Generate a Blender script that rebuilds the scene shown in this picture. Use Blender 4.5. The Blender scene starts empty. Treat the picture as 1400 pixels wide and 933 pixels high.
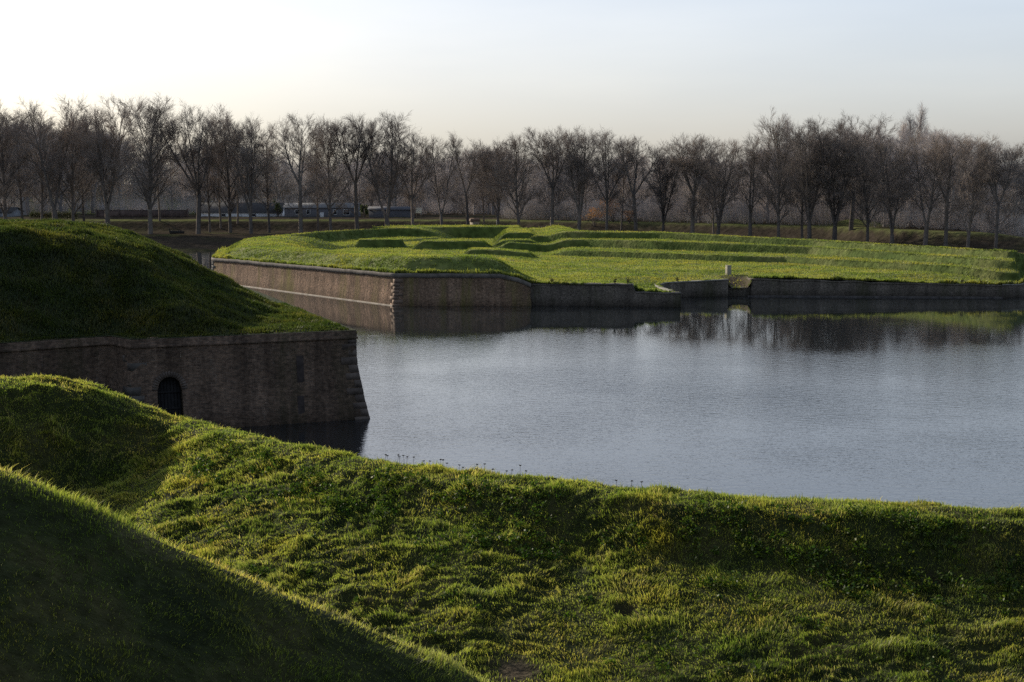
import bpy, math, random
import numpy as np
from mathutils import Vector

random.seed(7)
RNG = np.random.default_rng(11)
scene = bpy.context.scene
COL = scene.collection
F = 1944.4          # focal length in pixels of the 1400 px wide photograph
HOR = 250.0         # row of the horizon
CAMZ = 12.0
SUN_AZ = math.radians(46.0)     # left of the view axis
SUN_EL = math.radians(20.0)


def at(px, py, z):
    d = F * (CAMZ - z) / (py - HOR)
    return ((px - 700.0) / F * d, d, z)


# ------------------------------------------------------------------ helpers
def mesh_np(name, verts, faces, uv=None, attrs=None, smooth=False):
    """faces: list of int arrays (n,k)"""
    me = bpy.data.meshes.new(name)
    verts = np.asarray(verts, np.float32)
    faces = [np.asarray(f, np.int32) for f in faces if len(f)]
    me.vertices.add(len(verts))
    me.vertices.foreach_set('co', verts.ravel())
    loops = np.concatenate([f.ravel() for f in faces])
    sizes = np.concatenate([np.full(len(f), f.shape[1], np.int32) for f in faces])
    starts = np.concatenate([[0], np.cumsum(sizes)[:-1]]).astype(np.int32)
    me.loops.add(len(loops))
    me.loops.foreach_set('vertex_index', loops)
    me.polygons.add(len(sizes))
    me.polygons.foreach_set('loop_start', starts)
    me.polygons.foreach_set('loop_total', sizes)
    if smooth:
        me.polygons.foreach_set('use_smooth', np.ones(len(sizes), bool))
    if uv is not None:
        l = me.uv_layers.new(name='UVMap')
        l.data.foreach_set('uv', np.asarray(uv, np.float32)[loops].ravel())
    for k, a in (attrs or {}).items():
        at_ = me.attributes.new(k, 'FLOAT', 'POINT')
        at_.data.foreach_set('value', np.asarray(a, np.float32))
    me.update(calc_edges=True)
    me.validate()
    return me


def obj(name, me, mat=None, parent=None):
    o = bpy.data.objects.new(name, me)
    COL.objects.link(o)
    if mat is not None and me is not None:
        me.materials.clear()
        me.materials.append(mat)
    if parent is not None:
        o.parent = parent
    return o


def tag(o, label=None, cat=None, group=None, kind=None):
    if label: o['label'] = label
    if cat: o['category'] = cat
    if group: o['group'] = group
    if kind: o['kind'] = kind
    return o


def empty(name, loc=(0, 0, 0), label=None, cat=None, group=None, rz=0.0):
    o = bpy.data.objects.new(name, None)
    COL.objects.link(o)
    o.location = loc
    o.rotation_euler = (0, 0, rz)
    return tag(o, label, cat, group)


def copy_tree(o):
    c = o.copy(); COL.objects.link(c)
    for ch in list(o.children):
        k = ch.copy(); COL.objects.link(k); k.parent = c
        for g in list(ch.children):
            q = g.copy(); COL.objects.link(q); q.parent = k
    return c


class MB:
    """collects boxes / prisms / tubes into one mesh"""
    def __init__(s):
        s.v = []; s.f4 = []; s.f3 = []; s.n = 0

    def add(s, v, f4=(), f3=()):
        v = np.asarray(v, float)
        s.v.append(v)
        if len(f4): s.f4.append(np.asarray(f4, int) + s.n)
        if len(f3): s.f3.append(np.asarray(f3, int) + s.n)
        s.n += len(v)

    def box(s, x0, x1, y0, y1, z0, z1):
        v = [(x0, y0, z0), (x1, y0, z0), (x1, y1, z0), (x0, y1, z0), (x0, y0, z1), (x1, y0, z1), (x1, y1, z1), (x0, y1, z1)]
        s.add(v, [(0, 3, 2, 1), (4, 5, 6, 7), (0, 1, 5, 4), (1, 2, 6, 5), (2, 3, 7, 6), (3, 0, 4, 7)])

    def tube(s, p0, p1, r0, r1, n=6):
        v, f = tubes(np.array([p0], float), np.array([p1], float), np.array([r0]), np.array([r1]), n)
        s.add(v, f)

    def build(s, name, mat, parent=None, smooth=False, bevel=0.0):
        me = mesh_np(name, np.concatenate(s.v), ([np.concatenate(s.f4)] if s.f4 else []) + ([np.concatenate(s.f3)] if s.f3 else []), smooth=smooth)
        o = obj(name, me, mat, parent)
        if bevel:
            m = o.modifiers.new('bevel', 'BEVEL'); m.width = bevel; m.segments = 2
        return o


def tubes(p0, p1, r0, r1, n):
    """open n-sided tapered tubes for N segments"""
    N = len(p0)
    d = p1 - p0
    L = np.linalg.norm(d, axis=1, keepdims=True) + 1e-9
    d = d / L
    ref = np.where(np.abs(d[:, 2:3]) < 0.9, np.array([[0, 0, 1.0]]), np.array([[1.0, 0, 0]]))
    a = np.cross(d, ref); a /= np.linalg.norm(a, axis=1, keepdims=True) + 1e-9
    b = np.cross(d, a)
    ang = np.arange(n) * 2 * math.pi / n
    ring = a[:, None, :] * np.cos(ang)[None, :, None] + b[:, None, :] * np.sin(ang)[None, :, None]
    v0 = p0[:, None, :] + ring * np.asarray(r0)[:, None, None]
    v1 = p1[:, None, :] + ring * np.asarray(r1)[:, None, None]
    v = np.concatenate([v0, v1], axis=1).reshape(-1, 3)
    base = (np.arange(N) * 2 * n)[:, None]
    i = np.arange(n); j = (i + 1) % n
    f = np.stack([base + i, base + j, base + n + j, base + n + i], axis=2).reshape(-1, 4)
    return v, f


def _hash(ix, iy, seed):
    h = (ix.astype(np.int64) * 374761393 + iy.astype(np.int64) * 668265263 + seed * 1442695041) & 0xffffffff
    h = ((h ^ (h >> 13)) * 1274126177) & 0xffffffff
    h = h ^ (h >> 16)
    return h


def noise(x, y, s=1.0, seed=0):
    """gradient noise, about -1..1"""
    x = np.asarray(x, float) / s + 1000.37; y = np.asarray(y, float) / s + 1000.71
    ix = np.floor(x).astype(np.int64); iy = np.floor(y).astype(np.int64)
    fx = x - ix; fy = y - iy
    u = fx * fx * fx * (fx * (fx * 6 - 15) + 10); w = fy * fy * fy * (fy * (fy * 6 - 15) + 10)

    def g(ax, ay, dx, dy):
        t = _hash(ax, ay, seed) / 4294967296.0 * 2 * math.pi
        return np.cos(t) * dx + np.sin(t) * dy
    a = g(ix, iy, fx, fy); b = g(ix + 1, iy, fx - 1, fy)
    c = g(ix, iy + 1, fx, fy - 1); d = g(ix + 1, iy + 1, fx - 1, fy - 1)
    return 1.5 * ((a * (1 - u) + b * u) * (1 - w) + (c * (1 - u) + d * u) * w)


def ss(a, b, x):
    t = np.clip((np.asarray(x, float) - a) / (b - a), 0, 1)
    return t * t * (3 - 2 * t)


def smin(a, b, k):
    h = np.clip(0.5 + 0.5 * (b - a) / k, 0, 1)
    return b * (1 - h) + a * h - k * h * (1 - h)


def smax(a, b, k):
    return -smin(-a, -b, k)


def grid_mesh(name, xs, ys, zf, mat, mask=None, attrs=None, smooth=True):
    X, Y = np.meshgrid(xs, ys)
    Z = zf(X, Y)
    v = np.stack([X, Y, Z], -1).reshape(-1, 3)
    nx, ny = len(xs), len(ys)
    i = (np.arange(ny - 1)[:, None] * nx + np.arange(nx - 1)[None, :]).ravel()
    f = np.stack([i, i + 1, i + nx + 1, i + nx], 1)
    at_ = {k: g(X, Y).ravel() for k, g in (attrs or {}).items()}
    me = mesh_np(name, v, [f], attrs=at_, smooth=smooth)
    return obj(name, me, mat)


def seg_dist(x, y, poly, closed=False):
    """distance to a polyline"""
    P = np.asarray(poly, float)
    n = len(P) if closed else len(P) - 1
    best = np.full(np.shape(x), 1e9)
    for k in range(n):
        a = P[k]; b = P[(k + 1) % len(P)]
        d = b - a
        t = np.clip(((x - a[0]) * d[0] + (y - a[1]) * d[1]) / (d @ d), 0, 1)
        best = np.minimum(best, np.hypot(x - a[0] - t * d[0], y - a[1] - t * d[1]))
    return best


def nearest_on(x, y, poly):
    P = np.asarray(poly, float)
    best = np.full(np.shape(x), 1e9); nx = np.array(x, float); ny = np.array(y, float)
    for k in range(len(P)):
        a = P[k]; b = P[(k + 1) % len(P)]; d = b - a
        t = np.clip(((x - a[0]) * d[0] + (y - a[1]) * d[1]) / (d @ d), 0, 1)
        qx = a[0] + t * d[0]; qy = a[1] + t * d[1]
        e = np.hypot(x - qx, y - qy)
        m = e < best
        best = np.where(m, e, best); nx = np.where(m, qx, nx); ny = np.where(m, qy, ny)
    return best, nx, ny


def inside(x, y, poly):
    P = np.asarray(poly, float)
    r = np.zeros(np.shape(x), bool)
    n = len(P); j = n - 1
    for i in range(n):
        xi, yi = P[i]; xj, yj = P[j]
        c = ((yi > y) != (yj > y)) & (x < (xj - xi) * (y - yi) / ((yj - yi) + 1e-12) + xi)
        r ^= c
        j = i
    return r


def poly_ground(name, poly, xs, ys, zf, mat, attrs=None):
    """height field clipped cleanly to a polygon (outer vertices snapped on to the outline)"""
    X, Y = np.meshgrid(xs, ys)
    X = X.copy(); Y = Y.copy()
    ins = inside(X, Y, poly)
    d, qx, qy = nearest_on(X, Y, poly)
    h = 1.1 * max(xs[1] - xs[0], ys[1] - ys[0])
    near = (~ins) & (d < h)
    X = np.where(near, qx, X); Y = np.where(near, qy, Y)
    for c in poly:           # put a vertex on each corner
        e = np.hypot(X - c[0], Y - c[1]); e = np.where(ins | near, e, 1e9)
        k = np.unravel_index(np.argmin(e), e.shape)
        X[k] = c[0]; Y[k] = c[1]
    ok = ins | near
    Z = zf(X, Y)
    nx, ny = len(xs), len(ys)
    i = (np.arange(ny - 1)[:, None] * nx + np.arange(nx - 1)[None, :])
    good = ok[:-1, :-1] & ok[:-1, 1:] & ok[1:, :-1] & ok[1:, 1:]
    touch = ins[:-1, :-1] | ins[:-1, 1:] | ins[1:, :-1] | ins[1:, 1:]
    i = i[good & touch]
    f = np.stack([i, i + 1, i + nx + 1, i + nx], 1)
    used = np.unique(f); remap = np.zeros(nx * ny, int); remap[used] = np.arange(len(used))
    v = np.stack([X, Y, Z], -1).reshape(-1, 3)[used]
    at_ = {k: g(v[:, 0], v[:, 1]) for k, g in (attrs or {}).items()}
    me = mesh_np(name, v, [remap[f]], attrs=at_, smooth=True)
    return obj(name, me, mat)


# ---------------------------------------------------------------- materials
def new_mat(name):
    m = bpy.data.materials.new(name); m.use_nodes = True
    nt = m.node_tree; nt.nodes.clear()
    out = nt.nodes.new('ShaderNodeOutputMaterial')
    return m, nt, out


def nd(nt, typ, **kw):
    n = nt.nodes.new(typ)
    for k, v in kw.items():
        if k in n.inputs: n.inputs[k].default_value = v
        else: setattr(n, k, v)
    return n


def ramp(nt, fac, stops):
    r = nt.nodes.new('ShaderNodeValToRGB')
    e = r.color_ramp.elements
    while len(e) < len(stops): e.new(0.5)
    for k, (p, c) in enumerate(stops):
        e[k].position = p; e[k].color = (*c, 1)
    nt.links.new(fac, r.inputs[0])
    return r.outputs[0]


def mixc(nt, f, a, b, mode='MIX'):
    m = nt.nodes.new('ShaderNodeMix'); m.data_type = 'RGBA'; m.blend_type = mode; m.clamp_result = False
    for sock, val in ((m.inputs[0], f), (m.inputs[6], a), (m.inputs[7], b)):
        if hasattr(val, 'is_linked'): nt.links.new(val, sock)
        elif isinstance(val, (int, float)): sock.default_value = val
        else: sock.default_value = (*val, 1)
    return m.outputs[2]


def geo_noise(nt, scale, detail=4, vec=None, rough=0.55):
    n = nd(nt, 'ShaderNodeTexNoise'); n.inputs['Scale'].default_value = scale
    n.inputs['Detail'].default_value = detail; n.inputs['Roughness'].default_value = rough
    if vec is None:
        g = nt.nodes.new('ShaderNodeNewGeometry'); vec = g.outputs['Position']
    nt.links.new(vec, n.inputs['Vector'])
    return n.outputs['Fac']


def attr(nt, name):
    a = nt.nodes.new('ShaderNodeAttribute'); a.attribute_name = name
    return a.outputs['Fac']


def simple(name, col, rough=0.8, var=0.25, scale=6.0, spec=0.3, metallic=0.0):
    m, nt, out = new_mat(name)
    b = nd(nt, 'ShaderNodeBsdfPrincipled')
    tc = nt.nodes.new('ShaderNodeTexCoord')
    f = geo_noise(nt, scale, 4, tc.outputs['Object'])
    lo = tuple(c * (1 - var) for c in col); hi = tuple(min(1, c * (1 + var)) for c in col)
    nt.links.new(ramp(nt, f, [(0.3, lo), (0.7, hi)]), b.inputs['Base Color'])
    b.inputs['Roughness'].default_value = rough
    b.inputs['Specular IOR Level'].default_value = spec
    b.inputs['Metallic'].default_value = metallic
    nt.links.new(b.outputs[0], out.inputs[0])
    return m


def grass_ground(name, scale, cols, bump=0.4, bumpscale=6.0, slopes=False):
    """earth and thatch seen between the blades"""
    m, nt, out = new_mat(name)
    b = nd(nt, 'ShaderNodeBsdfPrincipled'); b.inputs['Roughness'].default_value = 0.95
    b.inputs['Specular IOR Level'].default_value = 0.1
    f1 = geo_noise(nt, scale, 6)
    f2 = geo_noise(nt, scale * 7.3, 5)
    c1 = ramp(nt, f1, [(0.32, cols[0]), (0.5, cols[1]), (0.68, cols[2])])
    c2 = ramp(nt, f2, [(0.3, (0.45, 0.45, 0.45)), (0.7, (1.3, 1.3, 1.3))])
    c = mixc(nt, 0.8, c1, c2, 'MULTIPLY')
    if slopes:      # steep faces: rank grass, plus grazing shade painted in as darker green
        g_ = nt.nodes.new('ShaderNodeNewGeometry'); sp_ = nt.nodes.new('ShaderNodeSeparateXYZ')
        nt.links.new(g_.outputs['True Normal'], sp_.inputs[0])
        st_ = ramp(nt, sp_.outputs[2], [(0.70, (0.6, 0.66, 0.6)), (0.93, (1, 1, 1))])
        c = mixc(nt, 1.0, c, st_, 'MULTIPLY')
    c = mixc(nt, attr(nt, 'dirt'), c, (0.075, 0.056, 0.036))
    nt.links.new(c, b.inputs['Base Color'])
    bp = nd(nt, 'ShaderNodeBump'); bp.inputs['Strength'].default_value = bump; bp.inputs['Distance'].default_value = 0.3
    nt.links.new(geo_noise(nt, bumpscale, 6), bp.inputs['Height'])
    nt.links.new(bp.outputs[0], b.inputs['Normal'])
    nt.links.new(b.outputs[0], out.inputs[0])
    return m


def blade_mat(name, stops, transl=0.45, patch=0.35):
    m, nt, out = new_mat(name)
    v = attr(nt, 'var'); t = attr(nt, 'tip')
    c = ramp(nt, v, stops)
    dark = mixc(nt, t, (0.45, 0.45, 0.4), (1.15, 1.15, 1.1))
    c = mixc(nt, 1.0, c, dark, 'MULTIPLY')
    p = ramp(nt, geo_noise(nt, patch, 4), [(0.30, (0.58, 0.76, 0.66)), (0.48, (0.95, 1, 1)), (0.68, (1.34, 1.10, 1.0))])
    c = mixc(nt, 0.9, c, p, 'MULTIPLY')
    d = nd(nt, 'ShaderNodeBsdfDiffuse'); tr = nd(nt, 'ShaderNodeBsdfTranslucent')
    nt.links.new(c, d.inputs[0])
    ct = mixc(nt, 1.0, c, (1.1, 1.15, 0.6), 'MULTIPLY')
    nt.links.new(ct, tr.inputs[0])
    ms = nd(nt, 'ShaderNodeMixShader'); ms.inputs[0].default_value = transl
    nt.links.new(d.outputs[0], ms.inputs[1]); nt.links.new(tr.outputs[0], ms.inputs[2])
    gl = nd(nt, 'ShaderNodeBsdfGlossy'); gl.inputs['Roughness'].default_value = 0.45
    gl.inputs[0].default_value = (0.6, 0.6, 0.55, 1)
    m2 = nd(nt, 'ShaderNodeMixShader'); m2.inputs[0].default_value = 0.03
    nt.links.new(ms.outputs[0], m2.inputs[1]); nt.links.new(gl.outputs[0], m2.inputs[2])
    nt.links.new(m2.outputs[0], out.inputs[0])
    return m


def brick_mat(name, c1, c2, mortar, stain, moss, bw=0.23, bh=0.075, dark_base=0.6):
    m, nt, out = new_mat(name)
    b = nd(nt, 'ShaderNodeBsdfPrincipled'); b.inputs['Roughness'].default_value = 0.92
    b.inputs['Specular IOR Level'].default_value = 0.15
    uv = nt.nodes.new('ShaderNodeUVMap'); uv.uv_map = 'UVMap'
    br = nd(nt, 'ShaderNodeTexBrick')
    br.inputs['Scale'].default_value = 1.0
    br.inputs['Brick Width'].default_value = bw; br.inputs['Row Height'].default_value = bh
    br.inputs['Mortar Size'].default_value = 0.008; br.inputs['Bias'].default_value = 0.0
    br.inputs['Color1'].default_value = (*c1, 1); br.inputs['Color2'].default_value = (*c2, 1); br.inputs['Mortar'].default_value = (*mortar, 1)
    nt.links.new(uv.outputs[0], br.inputs['Vector'])
    # vertical streaks
    mp = nd(nt, 'ShaderNodeMapping'); mp.inputs['Scale'].default_value = (1.0, 0.10, 1.0)
    nt.links.new(uv.outputs[0], mp.inputs['Vector'])
    st = geo_noise(nt, 1.1, 6, mp.outputs[0], 0.65)
    st2 = geo_noise(nt, 0.5, 5, uv.outputs[0], 0.6)
    st3 = geo_noise(nt, 5.0, 4, uv.outputs[0], 0.6)
    c = mixc(nt, 0.85, br.outputs['Color'], ramp(nt, st, [(0.33, stain), (0.55, (1, 1, 1)), (0.75, (1.25, 1.2, 1.15))]), 'MULTIPLY')
    c = mixc(nt, 0.8, c, ramp(nt, st2, [(0.3, (0.6, 0.6, 0.6)), (0.7, (1.25, 1.25, 1.25))]), 'MULTIPLY')
    c = mixc(nt, 0.9, c, ramp(nt, st3, [(0.3, (0.5, 0.5, 0.5)), (0.7, (1.45, 1.42, 1.4))]), 'MULTIPLY')
    # lost bricks, pale lime runs
    mp2 = nd(nt, 'ShaderNodeMapping'); mp2.inputs['Scale'].default_value = (2.6, 0.5, 1.0)
    nt.links.new(uv.outputs[0], mp2.inputs['Vector'])
    lime = ramp(nt, geo_noise(nt, 1.0, 6, mp2.outputs[0], 0.7), [(0.62, (0, 0, 0)), (0.74, (0.5, 0.5, 0.5))])
    c = mixc(nt, lime, c, (0.28, 0.25, 0.22))
    # moss, mostly low and in runs
    mp3 = nd(nt, 'ShaderNodeMapping'); mp3.inputs['Scale'].default_value = (0.35, 0.06, 1.0); mp3.inputs['Location'].default_value = (3.3, 0.2, 0)
    nt.links.new(uv.outputs[0], mp3.inputs['Vector'])
    ms = ramp(nt, geo_noise(nt, 1.0, 7, mp3.outputs[0], 0.7), [(0.50, (0, 0, 0)), (0.66, (0.75, 0.75, 0.75))])
    c = mixc(nt, ms, c, moss)
    # damp foot of the wall
    sx = nt.nodes.new('ShaderNodeSeparateXYZ'); nt.links.new(uv.outputs[0], sx.inputs[0])
    mr = nd(nt, 'ShaderNodeMapRange'); mr.inputs[1].default_value = 0.0; mr.inputs[2].default_value = 0.9
    mr.inputs[3].default_value = dark_base; mr.inputs[4].default_value = 1.0
    nt.links.new(sx.outputs[1], mr.inputs[0])
    cc = nt.nodes.new('ShaderNodeCombineColor')
    for k in range(3): nt.links.new(mr.outputs[0], cc.inputs[k])
    c = mixc(nt, 1.0, c, cc.outputs[0], 'MULTIPLY')
    nt.links.new(c, b.inputs['Base Color'])
    bp = nd(nt, 'ShaderNodeBump'); bp.inputs['Strength'].default_value = 0.7; bp.inputs['Distance'].default_value = 0.02
    nt.links.new(br.outputs['Fac'], bp.inputs['Height']); bp.invert = True
    bp2 = nd(nt, 'ShaderNodeBump'); bp2.inputs['Strength'].default_value = 0.6; bp2.inputs['Distance'].default_value = 0.12
    nt.links.new(geo_noise(nt, 3.0, 6, uv.outputs[0], 0.65), bp2.inputs['Height'])
    nt.links.new(bp.outputs[0], bp2.inputs['Normal'])
    nt.links.new(bp2.outputs[0], b.inputs['Normal'])
    nt.links.new(b.outputs[0], out.inputs[0])
    return m


def bark_mat(name, c0, c1):
    m, nt, out = new_mat(name)
    b = nd(nt, 'ShaderNodeBsdfDiffuse')
    tc = nt.nodes.new('ShaderNodeTexCoord')
    c = ramp(nt, geo_noise(nt, 1.2, 5, tc.outputs['Object']), [(0.3, c0), (0.7, c1)])
    oi = nt.nodes.new('ShaderNodeObjectInfo')
    c = mixc(nt, 0.9, c, ramp(nt, oi.outputs['Random'], [(0.0, (0.72, 0.71, 0.72)), (0.5, (1, 0.98, 0.97)), (1.0, (1.2, 1.14, 1.08))]), 'MULTIPLY')
    c = mixc(nt, 0.9, c, ramp(nt, geo_noise(nt, 0.06, 4), [(0.35, (0.7, 0.7, 0.72)), (0.65, (1.25, 1.21, 1.17))]), 'MULTIPLY')
    nt.links.new(c, b.inputs[0])
    nt.links.new(b.outputs[0], out.inputs[0])
    return m


M = {}
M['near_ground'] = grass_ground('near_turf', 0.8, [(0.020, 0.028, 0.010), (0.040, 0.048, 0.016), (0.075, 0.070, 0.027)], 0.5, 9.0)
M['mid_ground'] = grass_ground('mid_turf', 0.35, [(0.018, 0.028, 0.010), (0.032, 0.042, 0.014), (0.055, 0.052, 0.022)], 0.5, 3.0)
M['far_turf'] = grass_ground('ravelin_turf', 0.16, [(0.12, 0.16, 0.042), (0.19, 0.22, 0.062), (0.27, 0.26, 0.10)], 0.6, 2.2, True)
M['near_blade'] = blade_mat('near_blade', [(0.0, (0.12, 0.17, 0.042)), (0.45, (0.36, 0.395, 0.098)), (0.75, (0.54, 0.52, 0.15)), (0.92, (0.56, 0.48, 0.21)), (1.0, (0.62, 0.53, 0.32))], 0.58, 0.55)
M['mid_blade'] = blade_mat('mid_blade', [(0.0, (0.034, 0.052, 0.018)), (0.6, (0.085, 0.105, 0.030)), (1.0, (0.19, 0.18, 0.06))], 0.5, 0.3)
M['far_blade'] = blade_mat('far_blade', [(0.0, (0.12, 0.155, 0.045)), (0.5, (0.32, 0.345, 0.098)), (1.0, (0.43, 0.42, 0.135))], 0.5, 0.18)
M['weed_leaf'] = blade_mat('weed_leaf', [(0.0, (0.03, 0.07, 0.014)), (0.6, (0.07, 0.12, 0.02)), (1.0, (0.12, 0.15, 0.03))], 0.5, 0.6)
M['near_brick'] = brick_mat('near_brick', (0.25, 0.160, 0.112), (0.135, 0.090, 0.068), (0.24, 0.195, 0.155), (0.40, 0.40, 0.40), (0.045, 0.045, 0.022))
M['far_brick'] = brick_mat('far_brick', (0.42, 0.265, 0.175), (0.28, 0.185, 0.13), (0.30, 0.245, 0.19), (0.42, 0.40, 0.38), (0.22, 0.19, 0.05), 0.25, 0.09)
M['inner_brick'] = brick_mat('inner_brick', (0.24, 0.20, 0.165), (0.18, 0.155, 0.13), (0.25, 0.22, 0.19), (0.45, 0.45, 0.45), (0.08, 0.08, 0.04), 0.25, 0.09, 0.4)
M['coping'] = simple('coping_stone', (0.085, 0.075, 0.070), 0.9, 0.5, 2.0)
M['far_coping'] = simple('far_coping_stone', (0.19, 0.165, 0.145), 0.9, 0.4, 1.5)
M['pale_stone'] = simple('pale_stone', (0.26, 0.24, 0.21), 0.9, 0.3, 2.0)
M['quoin'] = simple('quoin_stone', (0.135, 0.105, 0.088), 0.9, 0.5, 1.6)
M['far_quoin'] = simple('far_quoin_stone', (0.22, 0.155, 0.115), 0.9, 0.4, 1.6)
M['dark_brick'] = simple('dark_brick', (0.060, 0.046, 0.042), 0.9, 0.5, 3.0)
M['quoin_pale'] = simple('quoin_pale', (0.135, 0.118, 0.105), 0.9, 0.5, 1.6)
M['pale_wall'] = simple('pale_wall', (0.26, 0.27, 0.29), 0.9, 0.15, 1.0)
M['door_wood'] = simple('door_wood', (0.020, 0.018, 0.018), 0.8, 0.4, 4.0)
M['ledge'] = simple('ledge_stone', (0.34, 0.29, 0.24), 0.9, 0.35, 1.2)
M['bark'] = bark_mat('bark', (0.13, 0.12, 0.112), (0.23, 0.208, 0.19))
M['bark_hazed'] = bark_mat('bark_hazed', (0.26, 0.245, 0.24), (0.36, 0.335, 0.32))  # paler than the front bark: distance haze put into the colour
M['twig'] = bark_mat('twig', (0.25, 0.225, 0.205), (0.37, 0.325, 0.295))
M['twig_hazed'] = bark_mat('twig_hazed', (0.46, 0.44, 0.435), (0.60, 0.565, 0.55))  # haze over the back wood painted in as pale grey twigs
M['beech_leaf'] = blade_mat('beech_leaf', [(0.0, (0.26, 0.12, 0.075)), (1.0, (0.46, 0.22, 0.13))], 0.4, 0.3)
M['ever_leaf'] = blade_mat('ever_leaf', [(0.0, (0.035, 0.06, 0.02)), (0.8, (0.10, 0.13, 0.05)), (1.0, (0.3, 0.3, 0.2))], 0.3, 0.3)
M['hedge_leaf'] = blade_mat('hedge_leaf', [(0.0, (0.03, 0.035, 0.022)), (1.0, (0.07, 0.07, 0.04))], 0.3, 0.3)
M['white_wall'] = simple('white_wall', (0.86, 0.87, 0.88), 0.8, 0.08, 1.0)
M['dark_roof'] = simple('dark_roof', (0.085, 0.080, 0.080), 0.85, 0.25, 1.5)
M['grey_roof'] = simple('grey_roof', (0.24, 0.235, 0.235), 0.7, 0.15, 1.0)
M['slate_wall'] = simple('slate_wall', (0.155, 0.155, 0.172), 0.8, 0.15, 1.0)
M['shed_wall'] = simple('shed_wall', (0.125, 0.128, 0.145), 0.8, 0.15, 1.0)
M['white_paint'] = simple('white_paint', (0.78, 0.78, 0.78), 0.5, 0.05, 3.0)
M['dark_glass'] = simple('dark_glass', (0.03, 0.035, 0.05), 0.15, 0.2, 1.0, 0.6)
M['house_brick'] = simple('house_brick', (0.33, 0.17, 0.10), 0.9, 0.25, 2.0)
M['garden_brick'] = simple('garden_brick', (0.13, 0.095, 0.085), 0.9, 0.35, 1.2)
M['cream_board'] = simple('cream_board', (0.42, 0.34, 0.25), 0.7, 0.15, 2.0)
M['rust_roof'] = simple('rust_roof', (0.20, 0.13, 0.09), 0.8, 0.2, 2.0)
M['post_stone'] = simple('post_stone', (0.36, 0.33, 0.26), 0.85, 0.25, 4.0)
M['dry_stem'] = simple('dry_stem', (0.055, 0.048, 0.040), 0.9, 0.3, 10.0)
M['log'] = simple('log_bark', (0.045, 0.040, 0.036), 0.9, 0.4, 3.0)


def far_ground_mat():
    m, nt, out = new_mat('far_bank_ground')
    b = nd(nt, 'ShaderNodeBsdfDiffuse')
    f = geo_noise(nt, 0.09, 6); f2 = geo_noise(nt, 0.9, 6)
    c = ramp(nt, f, [(0.35, (0.046, 0.039, 0.031)), (0.5, (0.074, 0.060, 0.046)), (0.66, (0.060, 0.060, 0.034))])
    g = ramp(nt, f, [(0.3, (0.13, 0.16, 0.055)), (0.7, (0.21, 0.22, 0.09))])
    c = mixc(nt, attr(nt, 'grassy'), c, g)
    c = mixc(nt, 0.8, c, ramp(nt, f2, [(0.3, (0.55, 0.55, 0.55)), (0.7, (1.3, 1.3, 1.3))]), 'MULTIPLY')
    nt.links.new(c, b.inputs[0])
    bp = nd(nt, 'ShaderNodeBump'); bp.inputs['Strength'].default_value = 0.5; bp.inputs['Distance'].default_value = 0.5
    nt.links.new(geo_noise(nt, 0.8, 6), bp.inputs['Height']); nt.links.new(bp.outputs[0], b.inputs['Normal'])
    nt.links.new(b.outputs[0], out.inputs[0])
    return m


M['far_ground'] = far_ground_mat()


def water_mat():
    m, nt, out = new_mat('moat_water')
    b = nd(nt, 'ShaderNodeBsdfPrincipled')
    b.inputs['Base Color'].default_value = (0.016, 0.020, 0.023, 1)
    b.inputs['Roughness'].default_value = 0.02
    b.inputs['IOR'].default_value = 1.75
    g = nt.nodes.new('ShaderNodeNewGeometry')
    mp = nd(nt, 'ShaderNodeMapping'); mp.inputs['Rotation'].default_value = (0, 0, 0.5); mp.inputs['Scale'].default_value = (1.0, 1.9, 1.0)
    nt.links.new(g.outputs['Position'], mp.inputs['Vector'])
    n1 = geo_noise(nt, 1.5, 3, mp.outputs[0], 0.6)
    n2 = geo_noise(nt, 5.5, 2, mp.outputs[0], 0.5)
    a = nd(nt, 'ShaderNodeMath', operation='MULTIPLY'); a.inputs[1].default_value = 0.30
    nt.links.new(n2, a.inputs[0])
    s = nd(nt, 'ShaderNodeMath', operation='ADD'); nt.links.new(n1, s.inputs[0]); nt.links.new(a.outputs[0], s.inputs[1])
    # calm lee under the far walls and patches of wind
    sx = nt.nodes.new('ShaderNodeSeparateXYZ'); nt.links.new(g.outputs['Position'], sx.inputs[0])
    wob = geo_noise(nt, 0.05, 3)
    wa = nd(nt, 'ShaderNodeMath', operation='MULTIPLY_ADD'); wa.inputs[1].default_value = 50.0
    nt.links.new(wob, wa.inputs[0]); nt.links.new(sx.outputs[1], wa.inputs[2])
    mr = nd(nt, 'ShaderNodeMapRange'); mr.interpolation_type = 'SMOOTHSTEP'
    mr.inputs[1].default_value = 66 + 25; mr.inputs[2].default_value = 122 + 25; mr.inputs[3].default_value = 1.0; mr.inputs[4].default_value = 0.06
    nt.links.new(wa.outputs[0], mr.inputs[0])
    pw = ramp(nt, geo_noise(nt, 0.035, 4), [(0.36, (0.35, 0.35, 0.35)), (0.60, (1, 1, 1))])
    mu = nd(nt, 'ShaderNodeMath', operation='MULTIPLY'); nt.links.new(mr.outputs[0], mu.inputs[0]); nt.links.new(pw, mu.inputs[1])
    mu2 = nd(nt, 'ShaderNodeMath', operation='MULTIPLY'); mu2.inputs[1].default_value = 1.0
    nt.links.new(mu.outputs[0], mu2.inputs[0])
    bp = nd(nt, 'ShaderNodeBump'); bp.inputs['Distance'].default_value = 0.032
    nt.links.new(mu2.outputs[0], bp.inputs['Strength'])
    nt.links.new(s.outputs[0], bp.inputs['Height'])
    nt.links.new(bp.outputs[0], b.inputs['Normal'])
    nt.links.new(b.outputs[0], out.inputs[0])
    return m


M['water'] = water_mat()

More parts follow.
